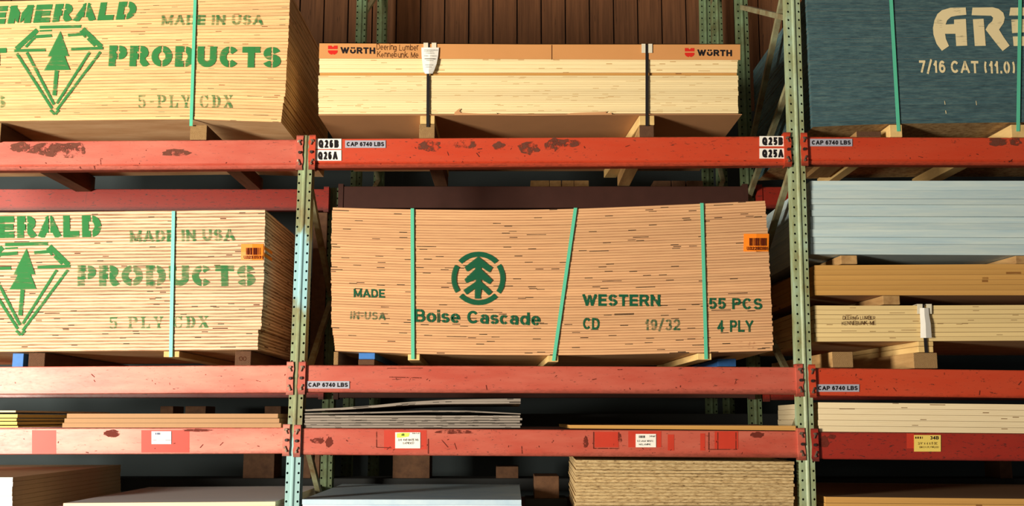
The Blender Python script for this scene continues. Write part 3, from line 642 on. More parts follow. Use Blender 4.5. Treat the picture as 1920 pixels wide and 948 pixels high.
# rear beams of the same levels
def rear_beam(ref, xl, xr, label, mat='red_deep'):
    zt = wloc(ref).z
    for ch in ref.children:
        if ch.name.startswith('rail'):
            zs = [v.co.z for v in ch.data.vertices]; zt = wloc(ch).z + max(zs)
    root = thing('rack_beam', label, 'rack beam', ((xl + xr) / 2, YR - 0.03, zt - 0.155), 'rear red rack beams')
    mb = MB(); mb.box((xl, YR - 0.055, zt - 0.155), (xr, YR - 0.006, zt - 0.001)); mb.build('rail', M[mat], root, bevel=0.004)
    for xx, sg in ((xl, 1), (xr, -1)):
        mb = MB(); mb.box((xx - 0.005, YR - 0.061, zt - 0.165), (xx + 0.03, YR - 0.0055, zt + 0.015)); mb.build('end_connector', M[mat], root)
    return zt
XL1, XR1 = W(632, 100, YR).x, W(1395, 110, YR).x
zts = []
for (l, c, r), nm in zip(((b1l, b1c, b1r), (b2l, b2c, b2r), (b3l, b3c, b3r), tuple(b4)), ('top', 'middle', 'lower', 'lowest')):
    for ref, xa, xb, bay in ((l, -4.2, XL1 - 0.05, 'left'), (c, XL1 + 0.05, XR1 - 0.05, 'middle'), (r, XR1 + 0.05, 4.6, 'right')):
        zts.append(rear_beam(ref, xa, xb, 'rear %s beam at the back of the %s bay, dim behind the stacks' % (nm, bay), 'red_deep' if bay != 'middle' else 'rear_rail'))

# stickers on the beams
def sticker(beam_o, x0, y0, x1, y1, mat, texts, name='sticker', label=None, Y=0.0015, skew=0):
    s = plate(x0, y0, x1, y1, Y, M[mat], beam_o, name, 0.0012, skew)
    if label: s['label'] = label
    for (tx, bx, by, ex, ty, ink, kw) in texts:
        sh = text_shape(tx, **kw); lettering(sh, (bx, by), (ex, by + skew * (ex - bx) / (x1 - x0)), (bx, ty), Y - 0.0022, M[ink], s)
    return s
BD = dict(wt=0.24, track=0.12, narrow=0.62, space=0.3)
sticker(b1c, 591, 260, 640, 279, 'paper', [('Q26B', 597, 277, 635, 262, 'ink', BD)], label='white label reading Q26B')
sticker(b1c, 590, 281, 640, 301, 'paper', [('Q26A', 596, 299, 633, 284, 'ink', BD)], label='white label reading Q26A')
sticker(b1c, 1424, 255, 1474, 274, 'paper', [('Q25B', 1429, 272, 1468, 257, 'ink', BD)], label='white label reading Q25B')
sticker(b1c, 1424, 278, 1474, 297, 'paper', [('Q25A', 1429, 295, 1469, 280, 'ink', BD)], label='white label reading Q25A')
CB = dict(wt=0.25, track=0.11, space=0.4)
for bo, x0, y0, x1, y1 in ((b1c, 647, 263, 723, 277), (b1r, 1519, 260, 1598, 274), (b2c, 575, 714, 655, 728), (b2r, 1531, 720, 1611, 734)):
    sticker(bo, x0, y0, x1, y1, 'paper_grey', [('CAP 6740 LBS', x0 + 3, y1 - 3, x1 - 3, y0 + 3, 'ink', CB)], label='grey capacity sticker')
def bars(x0, x1, y0, y1, n, Y, ink, parent, rs):
    r = random.Random(rs); mb = MB(); x = x0
    while x < x1:
        wd = r.uniform(0.5, 1.6) * (x1 - x0) / n
        mb.face([W(*p, Y) for p in quad_px(x, y0, min(x + wd, x1), y1)]); x += wd + r.uniform(0.4, 1.1) * (x1 - x0) / n
    return mb.build('barcode', M[ink], parent, weld=False)
HW = lambda s: dict(wt=0.12, track=0.16, space=0.5, hand=random.Random(s))
s1 = sticker(b3l, 284, 808, 321, 832, 'paper', [], label='white paper label')
polys([quad_px(291.5, 810.5, 293, 814.5), quad_px(295, 810.5, 297.3, 814.5), quad_px(298.5, 810.5, 300, 814.5)], -0.0008, M['ink_blue'], s1, 'barcode')
polys([quad_px(287, 824, 293, 825), quad_px(310, 824, 320, 825), quad_px(296, 824.3, 308, 824.6)], -0.0008, M['ink_grey'], s1, 'ruled_line')
s2 = sticker(b3c, 741, 810, 788, 840, 'paper', [('3/4 -4x8 MARE MD', 746, 826, 785, 822, 'ink', HW(3)), ('SANDED', 755, 832, 776, 828, 'ink', HW(4)), ('MM4x8', 773, 813, 786, 810.6, 'ink', HW(8))], label='white paper label with yellow green highlight')
polys([[(744, 820), (751, 820), (766, 818), (768, 811), (755, 810.6), (744, 812)]], -0.0008, M['marker_green'], s2, 'highlight')
polys([quad_px(753, 813, 754.4, 816.5), quad_px(755, 812, 756.2, 816.5), quad_px(756.8, 812.5, 758, 816.5)], -0.0013, M['ink'], s2, 'barcode')
s3 = sticker(b3c, 1192, 813, 1230, 838, 'paper', [('34MP', 1217, 819, 1229, 816, 'ink', HW(5)), ('1/2 x4x8 WHITE', 1194.5, 828, 1225, 824.5, 'ink', HW(6)), ('MELAMINE', 1198, 834, 1220, 831, 'ink', HW(7))], label='white paper label with barcode')
bars(1198, 1209, 816, 820.5, 9, -0.0008, 'ink', s3, 3)
s4 = sticker(b3r, 1714, 815, 1764, 846, 'paper_yellow', [('34B', 1744, 823.5, 1760, 817, 'ink', dict(wt=0.22, track=0.14)), ('3/4" x 4 x 8 BC', 1721, 833, 1758, 828, 'ink_brown', HW(9)), ('BIRCH PLYWOOD', 1724, 839.5, 1760, 836, 'ink_brown', HW(10))], label='yellow paper label reading 34B')
bars(1716, 1731, 818, 822, 8, -0.0008, 'ink_brown', s4, 5)

# ------------------------------------------------------------------ sheets
def interp(tab, x):
    if not isinstance(tab, (list, tuple)): return tab
    if x <= tab[0][0]:
        (a, b), (c, d) = tab[0], tab[1]; return b + (d - b) * (x - a) / (c - a)
    for (a, b), (c, d) in zip(tab, tab[1:]):
        if x <= c: return b + (d - b) * (x - a) / (c - a)
    (a, b), (c, d) = tab[-2], tab[-1]; return b + (d - b) * (x - a) / (c - a)

def slab(xl, xr, zb, zt, Y0, Y1, ncol, mi_edge=0, mi_face=1, ends=None, sk=0.0):
    """one sheet: zb, zt give the height at a world X; front edge at Y0, back at Y1"""
    mb = MB(); xs = [xl + (xr - xl) * i / ncol for i in range(ncol + 1)]
    for a, b in zip(xs, xs[1:]):
        A0, A1, B0, B1 = zb(a), zt(a), zb(b), zt(b)
        mb.face([(a, Y0, A0), (b, Y0, B0), (b, Y0, B1), (a, Y0, A1)], mi_edge, [(a, 0), (b, 0), (b, 1), (a, 1)])
        mb.face([(b, Y1, B0), (a, Y1, A0), (a, Y1, A1), (b, Y1, B1)], mi_edge, [(b, 0), (a, 0), (a, 1), (b, 1)])
        mb.face([(a, Y0, A1), (b, Y0, B1), (b, Y1, B1), (a, Y1, A1)], mi_face, [(a, Y0), (b, Y0), (b, Y1), (a, Y1)])
        mb.face([(a, Y1, A0), (b, Y1, B0), (b, Y0, B0), (a, Y0, A0)], mi_face, [(a, Y1), (b, Y1), (b, Y0), (a, Y0)])
    me_ = mi_edge if ends is None else ends
    for x, flip in ((xs[0], 1), (xs[-1], 0)):
        a, b = zb(x), zt(x); p = [(x, Y0, a), (x, Y1, a), (x, Y1, b), (x, Y0, b)]; q = [(Y0 + 9, 0), (Y1 + 9, 0), (Y1 + 9, 1), (Y0 + 9, 1)]
        if flip: p, q = p[::-1], q[::-1]
        mb.face(p, me_, q)
    if sk:
        for p in mb.v: p.x += sk * (p.y - Y0)
    return mb

def stack(n, top, bot, L, R, Y, depth=1.2, gap=0.0012, jx=0.003, jy=0.003, name='sheet', mats=None, parent=None, ncol=10, cuts=None, seed=1, label=None, cat=None, group=None, ends=None, sk=0.0):
    """n sheets between the pixel curves bot and top on plane Y; L, R: px of the ends by t (0 bottom, 1 top)"""
    r = random.Random(seed); out = []
    ts = cuts or [i / n for i in range(n + 1)]
    def zf(t, dz=0.0):
        def g(X):
            px = 960 + X * F / (D + Y) * 1.0
            for _ in range(3):
                py = interp(bot, px) * (1 - t) + interp(top, px) * t
                p = W(px, py, Y); px += (X - p.x) * F / (D + Y)
            return W(px, py, Y).z + dz
        return g
    for i in range(len(ts) - 1):
        tm = (ts[i] + ts[i + 1]) / 2; pl, pr = interp(L, tm), interp(R, tm)
        ym = lambda p: interp(bot, p) * (1 - tm) + interp(top, p) * tm
        xl = W(pl, ym(pl), Y).x + r.uniform(-jx, jx); xr = W(pr, ym(pr), Y).x + r.uniform(-jx, jx)
        y0 = Y + r.uniform(0, jy)
        mb = slab(xl, xr, zf(ts[i]), zf(ts[i + 1], -gap * r.uniform(0.5, 1.4)), y0, y0 + depth, ncol, ends=ends, sk=sk)
        o = mb.build(name, mats, parent)
        if parent is None:
            k = len(ts) - 1 - i
            tag(o, label(k) if callable(label) else label, cat, group)
        out.append(o)
    return out
ORD = ['', 'topmost', 'second', 'third', 'fourth', 'fifth', 'sixth', 'seventh', 'eighth', 'ninth', 'tenth', 'eleventh', 'twelfth', 'thirteenth', 'fourteenth', 'fifteenth', 'sixteenth', 'seventeenth', 'eighteenth', 'nineteenth', 'twentieth']

def strap(a, b, Y, parent, mat, wd=0.018, depth=1.2, drop=0.0):
    """band over a bundle: pixel a at its top edge, b at its lower end"""
    A, B = W(*a, Y - 0.0075), W(*b, Y - 0.0075); mb = MB(); h = wd / 2; t = 0.0016
    d = B - A
    mb.hexa([B + Vector((-h, 0, 0)), B + Vector((h, 0, 0)), B + Vector((h, t, 0)), B + Vector((-h, t, 0)), A + Vector((-h, 0, 0)), A + Vector((h, 0, 0)), A + Vector((h, t, 0)), A + Vector((-h, t, 0))])
    A2 = A + Vector((0, 0, 0.0022)); q = Vector((0, depth, 0))
    mb.hexa([A2 + Vector((-h, 0, -t)), A2 + Vector((h, 0, -t)), A2 + q + Vector((h, 0, -t)), A2 + q + Vector((-h, 0, -t)), A2 + Vector((-h, 0, 0)), A2 + Vector((h, 0, 0)), A2 + q + Vector((h, 0, 0)), A2 + q + Vector((-h, 0, 0))])
    return mb.build('strap', M[mat], parent)

def block(x0, y0, x1, y1, Y=0.0, depth=1.2, mat='block', end='block_end', parent=None, name='dunnage_block', label=None, group=None, chip=True, cat='wood block', slant=0.0):
    """timber running back from plane Y, its end grain facing the aisle"""
    a, b, c, d = W(x0, y1, Y), W(x1, y1, Y), W(x1, y0, Y), W(x0, y0, Y)
    zb = (a.z + b.z) / 2; zt = (c.z + d.z) / 2; xl = min(a.x, d.x); xr = max(b.x, c.x)
    mb = MB(); q = (0, 0, 0); S_ = slant
    mb.hexa([(xl, Y, zb), (xr, Y, zb), (xr + S_, Y + depth, zb), (xl + S_, Y + depth, zb), (xl, Y, zt), (xr, Y, zt), (xr + S_, Y + depth, zt), (xl + S_, Y + depth, zt)], 0, 1)
    o = mb.build(name, [M[mat], M[end]], parent, bevel=0.003 if chip else 0)
    if parent is None: tag(o, label, cat, group)
    return o

# ---- upper left bundle
Y0 = -0.02
p = W(260, 224, Y0)
eA = thing('plywood_bundle', 'sunlit fir plywood bundle with green diamond stencil, upper left, over the top beam', 'plywood bundle', (p.x, Y0 + 0.6, W(260, 226, Y0).z))
stack(40, [(-330, 2), (0, 2), (545, -14)], [(-330, 229), (0, 227), (350, 223), (527, 229)], -300, [(0, 526), (0.25, 535), (0.7, 541), (1, 544)], Y0, mats=[M['fir_edge'], M['ply_face']], parent=eA, seed=2, jx=0.002)
YL = Y0 - 0.0015
GT = dict(wt=0.29, track=0.10, cuts='MRADPROCSQ', cutw=0.07, space=0.42)
def GTs(**k): d = dict(GT); d.update(k); return d
lettering(text_shape('EMERALD', **GTs(shear=0.12, track=0.12)), (-22, 46), (252, 36), (-20, 12), YL, M['st_green'], eA, 'stencil_lettering')
lettering(text_shape('MADE IN USA', **GTs(wt=0.25, track=0.14)), (302, 47), (493, 47), (303, 28), YL, M['st_green_worn'], eA, 'stencil_lettering')
lettering(text_shape('PRODUCTS', **GTs(track=0.12)), (203, 124), (526, 127), (205, 85), YL, M['st_green'], eA, 'stencil_lettering')
lettering(serif_shape('5-PLY CDX'), (257, 202), (436, 202), (257, 178), YL, M['st_green_worn'], eA, 'stencil_lettering')
lettering(text_shape('T', **GTs()), (-28, 124), (12, 122.5), (-28, 91), YL, M['st_green'], eA, 'stencil_lettering')
lettering(text_shape('S', **GTs(wt=0.27)), (-11, 202), (10, 202), (-11, 179), YL, M['st_green_worn'], eA, 'stencil_lettering')
def diamond(fx, fy, Y, parent, mat='st_green'):
    """gem outline with a tree; fx, fy map the upper stencil's photo pixels to the wanted place"""
    L = [stroke_px((74, 51), (152, 49.5), 6), stroke_px((70, 56), (30, 92), 9), stroke_px((155, 54), (190, 88), 9), stroke_px((66, 66), (60, 62), 5),
         stroke_px((26, 95), (85, 93.5), 5.5), stroke_px((133, 92), (193, 90), 5.5), stroke_px((64, 69), (97, 66.5), 6), stroke_px((127, 66), (160, 63), 6),
         stroke_px((74, 58), (97, 57), 3), stroke_px((64, 71), (48, 88), 5), stroke_px((150, 58), (160, 70), 4), stroke_px((164, 72), (178, 86), 5),
         stroke_px((31, 100), (97, 203), 5.5), stroke_px((50, 98), (101, 196), 5.5), stroke_px((188, 97), (106, 206), 5), stroke_px((168, 97), (106, 194), 5),
         stroke_px((94, 206), (102, 214), 5), stroke_px((103, 214), (110, 206), 5),
         [(113, 58), (129, 105), (121, 105), (131, 131), (82, 132), (97, 106), (89, 106)], stroke_px((106, 132), (101.5, 179), 7.5)]
    polys([[(fx(x), fy(y)) for x, y in q] for q in L], Y, M[mat], parent, 'diamond_emblem')
diamond(lambda x: x, lambda y: y, YL, eA)
strap((366, -12), (358, 236), Y0, eA, 'strap')
for bx0, by0, bx1, by1, lb in ((357, 234, 387, 262, 'split wooden block under the strap of the upper left bundle'), (-34, 230, 0, 266, 'wooden block under the upper left bundle, at the photo edge')):
    block(bx0, by0, bx1, by1, Y0 + 0.01, mat='block_dark', end='block_end', label=lb, group='blocks under the upper left bundle')

# ---- cardboard wrapped bundle in the middle bay
Y0 = 0.06
p = W(990, 214, Y0)
eB = thing('plywood_bundle', 'pale plywood bundle capped with brown cardboard and two black straps', 'plywood bundle', (p.x, Y0 + 0.6, W(990, 216, Y0).z))
stack(17, 141.5, [(597, 213.5), (1385, 212)], 597, 1384, Y0, mats=[M['poplar_edge'], M['ply_face']], parent=eB, seed=5, jx=0.002, gap=0.0006, jy=0.0015)
stack(1, 136, 141.5, 599, 1381, Y0 + 0.008, depth=1.18, mats=[M['orange_edge'], M['ply_face']], parent=eB, seed=6)
stack(4, [(597, 106), (1385, 108)], 136, 599, 1383, Y0, mats=[M['poplar_edge'], M['ply_face']], parent=eB, seed=7, gap=0.0006)
def wrap(x0, yt, x1, yb, drop, Y, parent):
    th = 0.004; mb = MB(); pts = [(x0, yt[0]), ((x0 + x1) / 2, (yt[0] + yt[1]) / 2 + 1), (x1, yt[1])]; bts = [(x0 - 1, yb[0]), ((x0 + x1) / 2, (yb[0] + yb[1]) / 2), (x1, yb[1])]
    for (a, b), (c, d) in zip(zip(pts, pts[1:]), zip(bts, bts[1:])):
        A, B, Cc, Dd = W(*a, Y), W(*b, Y), W(*c, Y), W(*d, Y); q = Vector((0, th, 0))
        mb.hexa([Cc, Dd, Dd + q, Cc + q, A, B, B + q, A + q])
        r = Vector((0, 1.22, 0)); u = Vector((0, 0, -th))
        mb.hexa([A + u, B + u, B + r + u, A + r + u, A, B, B + r, A + r])
    return mb.build('cardboard_cap', M['kraft'], parent)
cap = wrap(599, (80, 82), 1388, (109, 112), 0, Y0 - 0.007, eB)
polys([quad_px(1034, 84, 1035.3, 112)], Y0 - 0.008, M['ink_brown'], cap, 'crease')
# cardboard underneath
mb = MB(); a, b = W(597, 215.2, Y0 - 0.006), W(1391, 213.8, Y0 - 0.006); th = 0.003
mb.hexa([a + Vector((0, 0, -th)), b + Vector((0, 0, -th)), b + Vector((0, 1.22, -th)), a + Vector((0, 1.22, -th)), a, b, b + Vector((0, 1.22, 0)), a + Vector((0, 1.22, 0))])
mb.build('cardboard_tray', M['kraft_dull'], eB)
torn = polys([[(852, 211), (857, 206.5), (862, 203), (864, 205), (861, 208), (864, 211), (900, 213), (934, 214), (935, 212.5), (930, 211), (938, 213.5), (990, 215), (1060, 214.6), (1070, 212), (1078, 211.5), (1100, 210.5), (1134, 209.5), (1138, 208), (1136, 212), (1146, 211), (1148, 215), (1000, 216.5), (852, 215)]], Y0 - 0.0072, M['kraft_dull'], eB, 'torn_cardboard_edge')
YL = Y0 - 0.0078
def brand(x0, yb, s, ang=0.0):
    f = lambda u, v: (x0 + u * s, yb - v * s)
    arc = [f(10.5 * math.cos(t) + 9, 9 + 9.5 * math.sin(t)) for t in [math.pi + math.pi * i / 12 for i in range(13)]]
    top = [f(0, 17), f(6.5, 17), f(9, 14), f(11.5, 17), f(18, 17), f(18, 10.6), f(0, 10.6)]
    bot = [f(0, 8.2), f(18, 8.2), f(18, 5), f(16, 2.2), f(13, 0.5), f(10.6, 0), f(9, 2), f(7.4, 0), f(5, 0.5), f(2, 2.2), f(0, 5)]
    polys([top, bot], YL, M['logo_red'], cap, 'logo')
    lettering(text_shape('WÜRTH', wt=0.25, track=0.12), f(23.5, 2.5), (x0 + 88.5 * s, yb - 2.5 * s + 1 * s), f(23.5, 14.5), YL, M['ink'], cap, 'lettering')
brand(615, 102.5, 1.0); brand(1284, 107, 1.0)
lettering(text_shape('Deering Lumber', **HW(11)), (706, 93.5), (785, 94.5), (706, 82.5), YL, M['ink_brown'], cap, 'handwriting')
lettering(text_shape('Kennebunk, Me', **HW(12)), (707, 107), (784, 108), (707, 96), YL, M['ink_brown'], cap, 'handwriting')
for x, yt, yb in ((803, 82, 238), (1213, 84, 236)): strap((x, yt), (x - 1 if x < 900 else x, yb), Y0 - 0.002, eB, 'black_strap', 0.017)
def corner(x0, x1, yt, yb, Y, parent):
    mb = MB()
    for a, b in ((x0, x0 + (x1 - x0) * 0.36), (x0 + (x1 - x0) * 0.64, x1)):
        A, B, Cc, Dd = W(a, yt, Y), W(b, yt, Y), W(a, yb, Y), W(b, yb, Y); q = Vector((0, 0.003, 0)); r = Vector((0, 0.06, 0)); u = Vector((0, 0, 0.003))
        mb.hexa([Cc, Dd, Dd + q, Cc + q, A, B, B + q, A + q]); mb.hexa([A, B, B + r, A + r, A + u, B + u, B + r + u, A + r + u])
    return mb.build('corner_protector', M['clear'], parent)
corner(794, 818, 81, 92, Y0 - 0.0125, eB); corner(1203, 1223, 83, 99, Y0 - 0.0125, eB)
def bent_tag(rows, Y, mat, parent, name='paper_tag', th=0.0008):
    """rows: (x0, x1, y, dy) from top to bottom; dy = how far the paper stands off"""
    mb = MB()
    R = [(W(a, y, Y - d), W((a + b) / 2, y, Y - d - 0.006), W(b, y, Y - d * 0.6)) for a, b, y, d in rows]
    for r0, r1 in zip(R, R[1:]):
        for j in (0, 1):
            mb.hexa([r1[j], r1[j + 1], r1[j + 1] + Vector((0, th, 0)), r1[j] + Vector((0, th, 0)), r0[j], r0[j + 1], r0[j + 1] + Vector((0, th, 0)), r0[j] + Vector((0, th, 0))])
    return mb.build(name, M[mat], parent)
tg = bent_tag([(790, 823, 89, 0.003), (790.5, 821.5, 105, 0.006), (792, 818.5, 120, 0.01), (793.5, 814, 132, 0.012), (797, 811, 138, 0.008)], Y0 - 0.013, 'paper', eB)
polys([quad_px(795 + d, y, 795 + d + l, y + h) for d, y, l, h in ((0, 93, 20, 1), (0, 96, 14, .7), (3, 99, 12, .7), (0, 104, 5, .9), (11, 104, 8, .9), (1, 109, 16, 1.8), (4, 113, 10, .8), (2, 121, 12, .9), (3, 125, 9, .8))], Y0 - 0.0335, M['ink_grey'], tg, 'print')
block(788, 216.5, 815, 232, Y0 - 0.002, mat='block_pale', end='block_pale', parent=eB, name='runner', depth=1.18)
block(1199, 216.5, 1227, 234, Y0 - 0.002, mat='block_pale', end='block_pale', parent=eB, name='runner', depth=1.18, slant=-0.09)
block(786, 233, 815, 259.6, Y0 - 0.002, mat='block_dark', end='block_end', label='chipped wooden block under the left black strap on the top beam', group='blocks under the cardboard wrapped bundle', depth=1.12)
block(1199, 235, 1226, 257.6, Y0 - 0.002, mat='block', end='block_dark_end', label='wooden block under the right black strap on the top beam', group='blocks under the cardboard wrapped bundle', depth=1.12)

# ---- blue painted strand board
Y0 = 0.0
p = W(1950, 236, Y0)
eC = thing('panel_bundle', 'blue painted strand board bundle with cream stencil lettering, upper right', 'panel bundle', (p.x, Y0 + 0.6, W(1900, 236, Y0).z))
stack(62, -12, [(1520, 238), (1650, 232), (1920, 229), (2350, 228)], [(0, 1524), (1, 1512)], 2345, Y0, mats=[M['blue_paint'], M['strand_face']], parent=eC, seed=9, jx=0.0015, jy=0.0015, gap=0.0004)
YL = Y0 - 0.0015
z6 = lambda pl: [(1730 + x / 6.32, y / 6.32) for x, y in pl]
polys([z6([(510, 88), (518, 175), (400, 186), (335, 200), (290, 240), (272, 290), (265, 400), (275, 460), (312, 545), (228, 602), (165, 520), (128, 410), (122, 330), (140, 240), (175, 165), (230, 120), (330, 92)]),
       z6([(372, 232), (512, 224), (528, 540), (398, 545), (388, 400), (265, 400), (272, 290), (372, 285)]),
       z6([(590, 90), (830, 86), (900, 105), (955, 150), (972, 210), (960, 270), (905, 350), (960, 440), (1030, 540), (948, 604), (880, 525), (745, 350), (780, 290), (825, 250), (835, 210), (810, 186), (580, 180)]),
       z6([(595, 228), (722, 222), (748, 542), (618, 545)]),
       z6([(1040, 90), (1260, 88), (1290, 130), (1270, 185), (1025, 184)]), z6([(1050, 232), (1250, 226), (1270, 290), (1250, 380), (1060, 392)]), z6([(1068, 432), (1270, 430), (1300, 480), (1270, 542), (1078, 545)])],
      YL, M['st_cream'], eC, 'stencil_lettering')
lettering(text_shape('7/16 CAT (11.0)', wt=0.2, cuts='0A', track=0.16, cutw=0.05), (1724, 136), (1904, 138), (1723, 113), YL, M['st_cream'], eC, 'stencil_lettering')
polys([stroke_px((1771, 189), (1772, 196), 1.2), stroke_px((1773, 207), (1774, 213), 1.4), stroke_px((1830, 189), (1831, 197), 1)], YL, M['st_cream'], eC, 'paint_drip')
strap((1670, -14), (1685, 246), Y0, eC, 'strap', 0.02); strap((1913, -14), (1909, 246), Y0, eC, 'strap', 0.02)
for x0, y0, x1, y1, lb, sl in ((1669, 233.5, 1691, 256.5, 'pale wooden block under the first strap of the blue panels', -0.02), (1897, 233.5, 1925, 257, 'pale wooden block under the second strap of the blue panels', -0.05)):
    block(x0, y0, x1, y1, Y0 - 0.004, mat='block_pale', end='block_pale', label=lb, slant=sl, group='blocks under the blue panels')
block(1606, 246, 1652, 256.5, Y0 + 0.02, mat='block', end='block_dark_end', label='low wooden offcut on the top beam beneath the blue panels', depth=0.9)

# ---- lower left bundle
Y0 = -0.02
p = W(250, 658, Y0)
eD = thing('plywood_bundle', 'fir plywood bundle with green diamond stencil and orange tag, on the middle left beam', 'plywood bundle', (p.x, Y0 + 0.6, W(250, 658, Y0).z))
stack(42, [(-330, 402), (0, 398), (497, 392.5)], [(-330, 660), (0, 659), (482, 655)], -322, [(0, 483), (0.14, 484), (0.16, 489.5), (0.3, 492), (0.6, 495), (1, 497)], Y0, mats=[M['fir_edge_pale'], M['ply_face']], parent=eD, seed=12, jx=0.003)
YL = Y0 - 0.0015
lettering(text_shape('EMERALD', **GTs(track=0.12)), (-90, 447), (190, 444), (-90, 406), YL, M['st_green'], eD, 'stencil_lettering')
lettering(text_shape('MADE IN USA', **GTs(wt=0.25, track=0.14)), (243, 454), (440, 451), (243, 432), YL, M['st_green_worn'], eD, 'stencil_lettering')
lettering(text_shape('PRODUCTS', **GTs(track=0.12)), (145, 536), (479, 536), (145, 497), YL, M['st_green_worn'], eD, 'stencil_lettering')
lettering(serif_shape('5 PLY CDX'), (203, 616), (390, 614), (203, 594), YL, M['st_green_worn'], eD, 'stencil_lettering')
diamond(lambda x: 38 + (x - 102) * 1.03, lambda y: 457 + (y - 50) * 1.04, YL, eD)
strap((325, 396), (320, 669), Y0, eD, 'strap_lit', 0.019)
block(307, 658, 336, 669, Y0 + 0.003, mat='block_pale', end='block_pale', parent=eD, name='runner')
def orange_tag(x0, y0, x1, y1, Y, parent, num, fold=None, rs=1):
    t = bent_tag([(x0, x1, y0, 0.002), (x0, x1 - .5, (y0 + y1) / 2, 0.004), (x0 - 0.5, x1 - 1, y1, 0.002)], Y, 'orange', parent, 'orange_tag')
    t['label'] = 'orange barcode tag'
    wd, h = x1 - x0, y1 - y0
    bars(x0 + wd * .22, x0 + wd * .86, y0 + h * .24, y0 + h * .68, 13, Y - 0.0115, 'ink_maroon', t, rs)
    lettering(text_shape(num, wt=0.18, track=0.14, narrow=0.7), (x0 + wd * .12, y0 + h * .93), (x0 + wd * .9, y0 + h * .93), (x0 + wd * .12, y0 + h * .73), Y - 0.0115, M['ink_maroon'], t)
    return t
t = orange_tag(452, 457, 494, 487, Y0 - 0.001, eD, 'U0233539', rs=4)
A, B = W(494, 458, Y0), W(493, 488, Y0); mb = MB(); mb.hexa([B + Vector((.004, 0, 0)), B + Vector((.005, 0, 0)), B + Vector((.006, .17, -.01)), B + Vector((.005, .17, -.01)), A + Vector((.004, 0, 0)), A + Vector((.005, 0, 0)), A + Vector((.006, .17, -.01)), A + Vector((.005, .17, -.01))])
mb.build('folded_flap', M['orange'], t)
for x0, y0, x1, y1, m_, e_, lb, sl in ((24, 662, 43, 688.4, 'block_blue', 'block_blue', 'blue painted block under the lower left bundle', -0.05), (54, 661, 83, 688.2, 'block_dark', 'block_dark_end', 'dark wooden block beside the blue block, lower left bundle', -0.03),
                                  (441, 657.5, 470, 685.6, 'block_dark', 'block_dark_end', 'dark wooden block with two knots near the right end of the lower left bundle', -0.02)):
    o = block(x0, y0, x1, y1, Y0 + 0.03, mat=m_, end=e_, label=lb, slant=sl, group='blocks under the lower left bundle')
    if x0 == 441:
        for cx in (451.5, 458.5):
            mb = MB()
            for k in range(12):
                a0, a1 = k * math.pi / 6, (k + 1) * math.pi / 6
                mb.face([W(cx + r_ * math.cos(a), 672 + r_ * 1.3 * math.sin(a), Y0 + 0.029) for r_, a in ((3.4, a0), (3.4, a1), (2.2, a1), (2.2, a0))])
            mb.build('knot_mark', M['ink_brown'], o)

# ---- middle bundle with the tree stencil
Y0 = -0.01
p = W(1030, 660, Y0)
eE = thing('plywood_bundle', 'bowed pine plywood bundle with round green tree stencil in the middle bay', 'plywood bundle', (p.x, Y0 + 0.6, W(1000, 664, Y0).z))
topE = [(622, 388), (700, 390.5), (780, 392), (900, 393), (1000, 392.5), (1100, 390), (1200, 386), (1320, 381), (1435, 375.5)]
botE = [(622, 657), (700, 660), (780, 663), (900, 665), (1030, 665.5), (1150, 664.5), (1250, 662), (1350, 660), (1448, 657)]
stack(55, topE, botE, [(0, 627), (0.06, 626), (0.2, 621), (0.8, 621), (1, 623)], [(0, 1450), (0.3, 1447), (0.75, 1440), (1, 1434.5)], Y0, mats=[M['pine_edge'], M['ply_face']], parent=eE, ncol=18, seed=15, jx=0.003, gap=0.001)
YL = Y0 - 0.0015
TT = dict(wt=0.2, track=0.14, cuts='MADUSWRNPCS', cutw=0.05, space=0.45)
def TTs(**k): d = dict(TT); d.update(k); return d
lettering(text_shape('MADE', **TTs()), (663, 557), (721, 558), (663, 541), YL, M['st_teal'], eE, 'stencil_lettering')
lettering(text_shape('IN-USA', **TTs(track=0.2, cuts='NUSA', cutw=0.08)), (656, 598), (722, 600), (657, 583), YL, M['st_teal_worn'], eE, 'stencil_lettering')
lettering(text_shape('Boise Cascade', wt=0.19, track=0.10, space=0.45, cuts='Boiseadc', cutw=0.05), (777, 603), (1013, 610), (777, 579), YL, M['st_teal'], eE, 'stencil_lettering')
lettering(text_shape('WESTERN', **TTs(wt=0.22)), (1092, 573), (1238, 574), (1092, 551), YL, M['st_teal'], eE, 'stencil_lettering')
lettering(text_shape('CD', **TTs(cuts='CD')), (1093, 617), (1124, 618), (1093, 595), YL, M['st_teal'], eE, 'stencil_lettering')
lettering(text_shape('19/32', **TTs(cuts='932')), (1209, 619), (1275, 619), (1209, 598), YL, M['st_teal_worn'], eE, 'stencil_lettering')
lettering(text_shape('55 PCS', **TTs(cuts='5PCS')), (1329, 579), (1429, 580), (1329, 558), YL, M['st_teal'], eE, 'stencil_lettering')
lettering(text_shape('4 PLY', **TTs(cuts='4PLY', space=0.55)), (1345, 622), (1412, 622), (1345, 600), YL, M['st_teal'], eE, 'stencil_lettering')
e6 = lambda pl: [(820 + x / 5.925, 460 + y / 5.925) for x, y in pl]
ring = []
cx, cy, ro, ri = 455, 365, 300, 243
for a0, a1 in ((-138, -42), (-33, 35), (44, 136), (147, 211)):
    for k in range(12):
        t0, t1 = math.radians(a0 + (a1 - a0) * k / 12), math.radians(a0 + (a1 - a0) * (k + 1) / 12)
        ring.append(e6([(cx + r_ * math.cos(t), cy + r_ * 0.99 * math.sin(t)) for r_, t in ((ro, t0), (ro, t1), (ri, t1), (ri, t0))]))
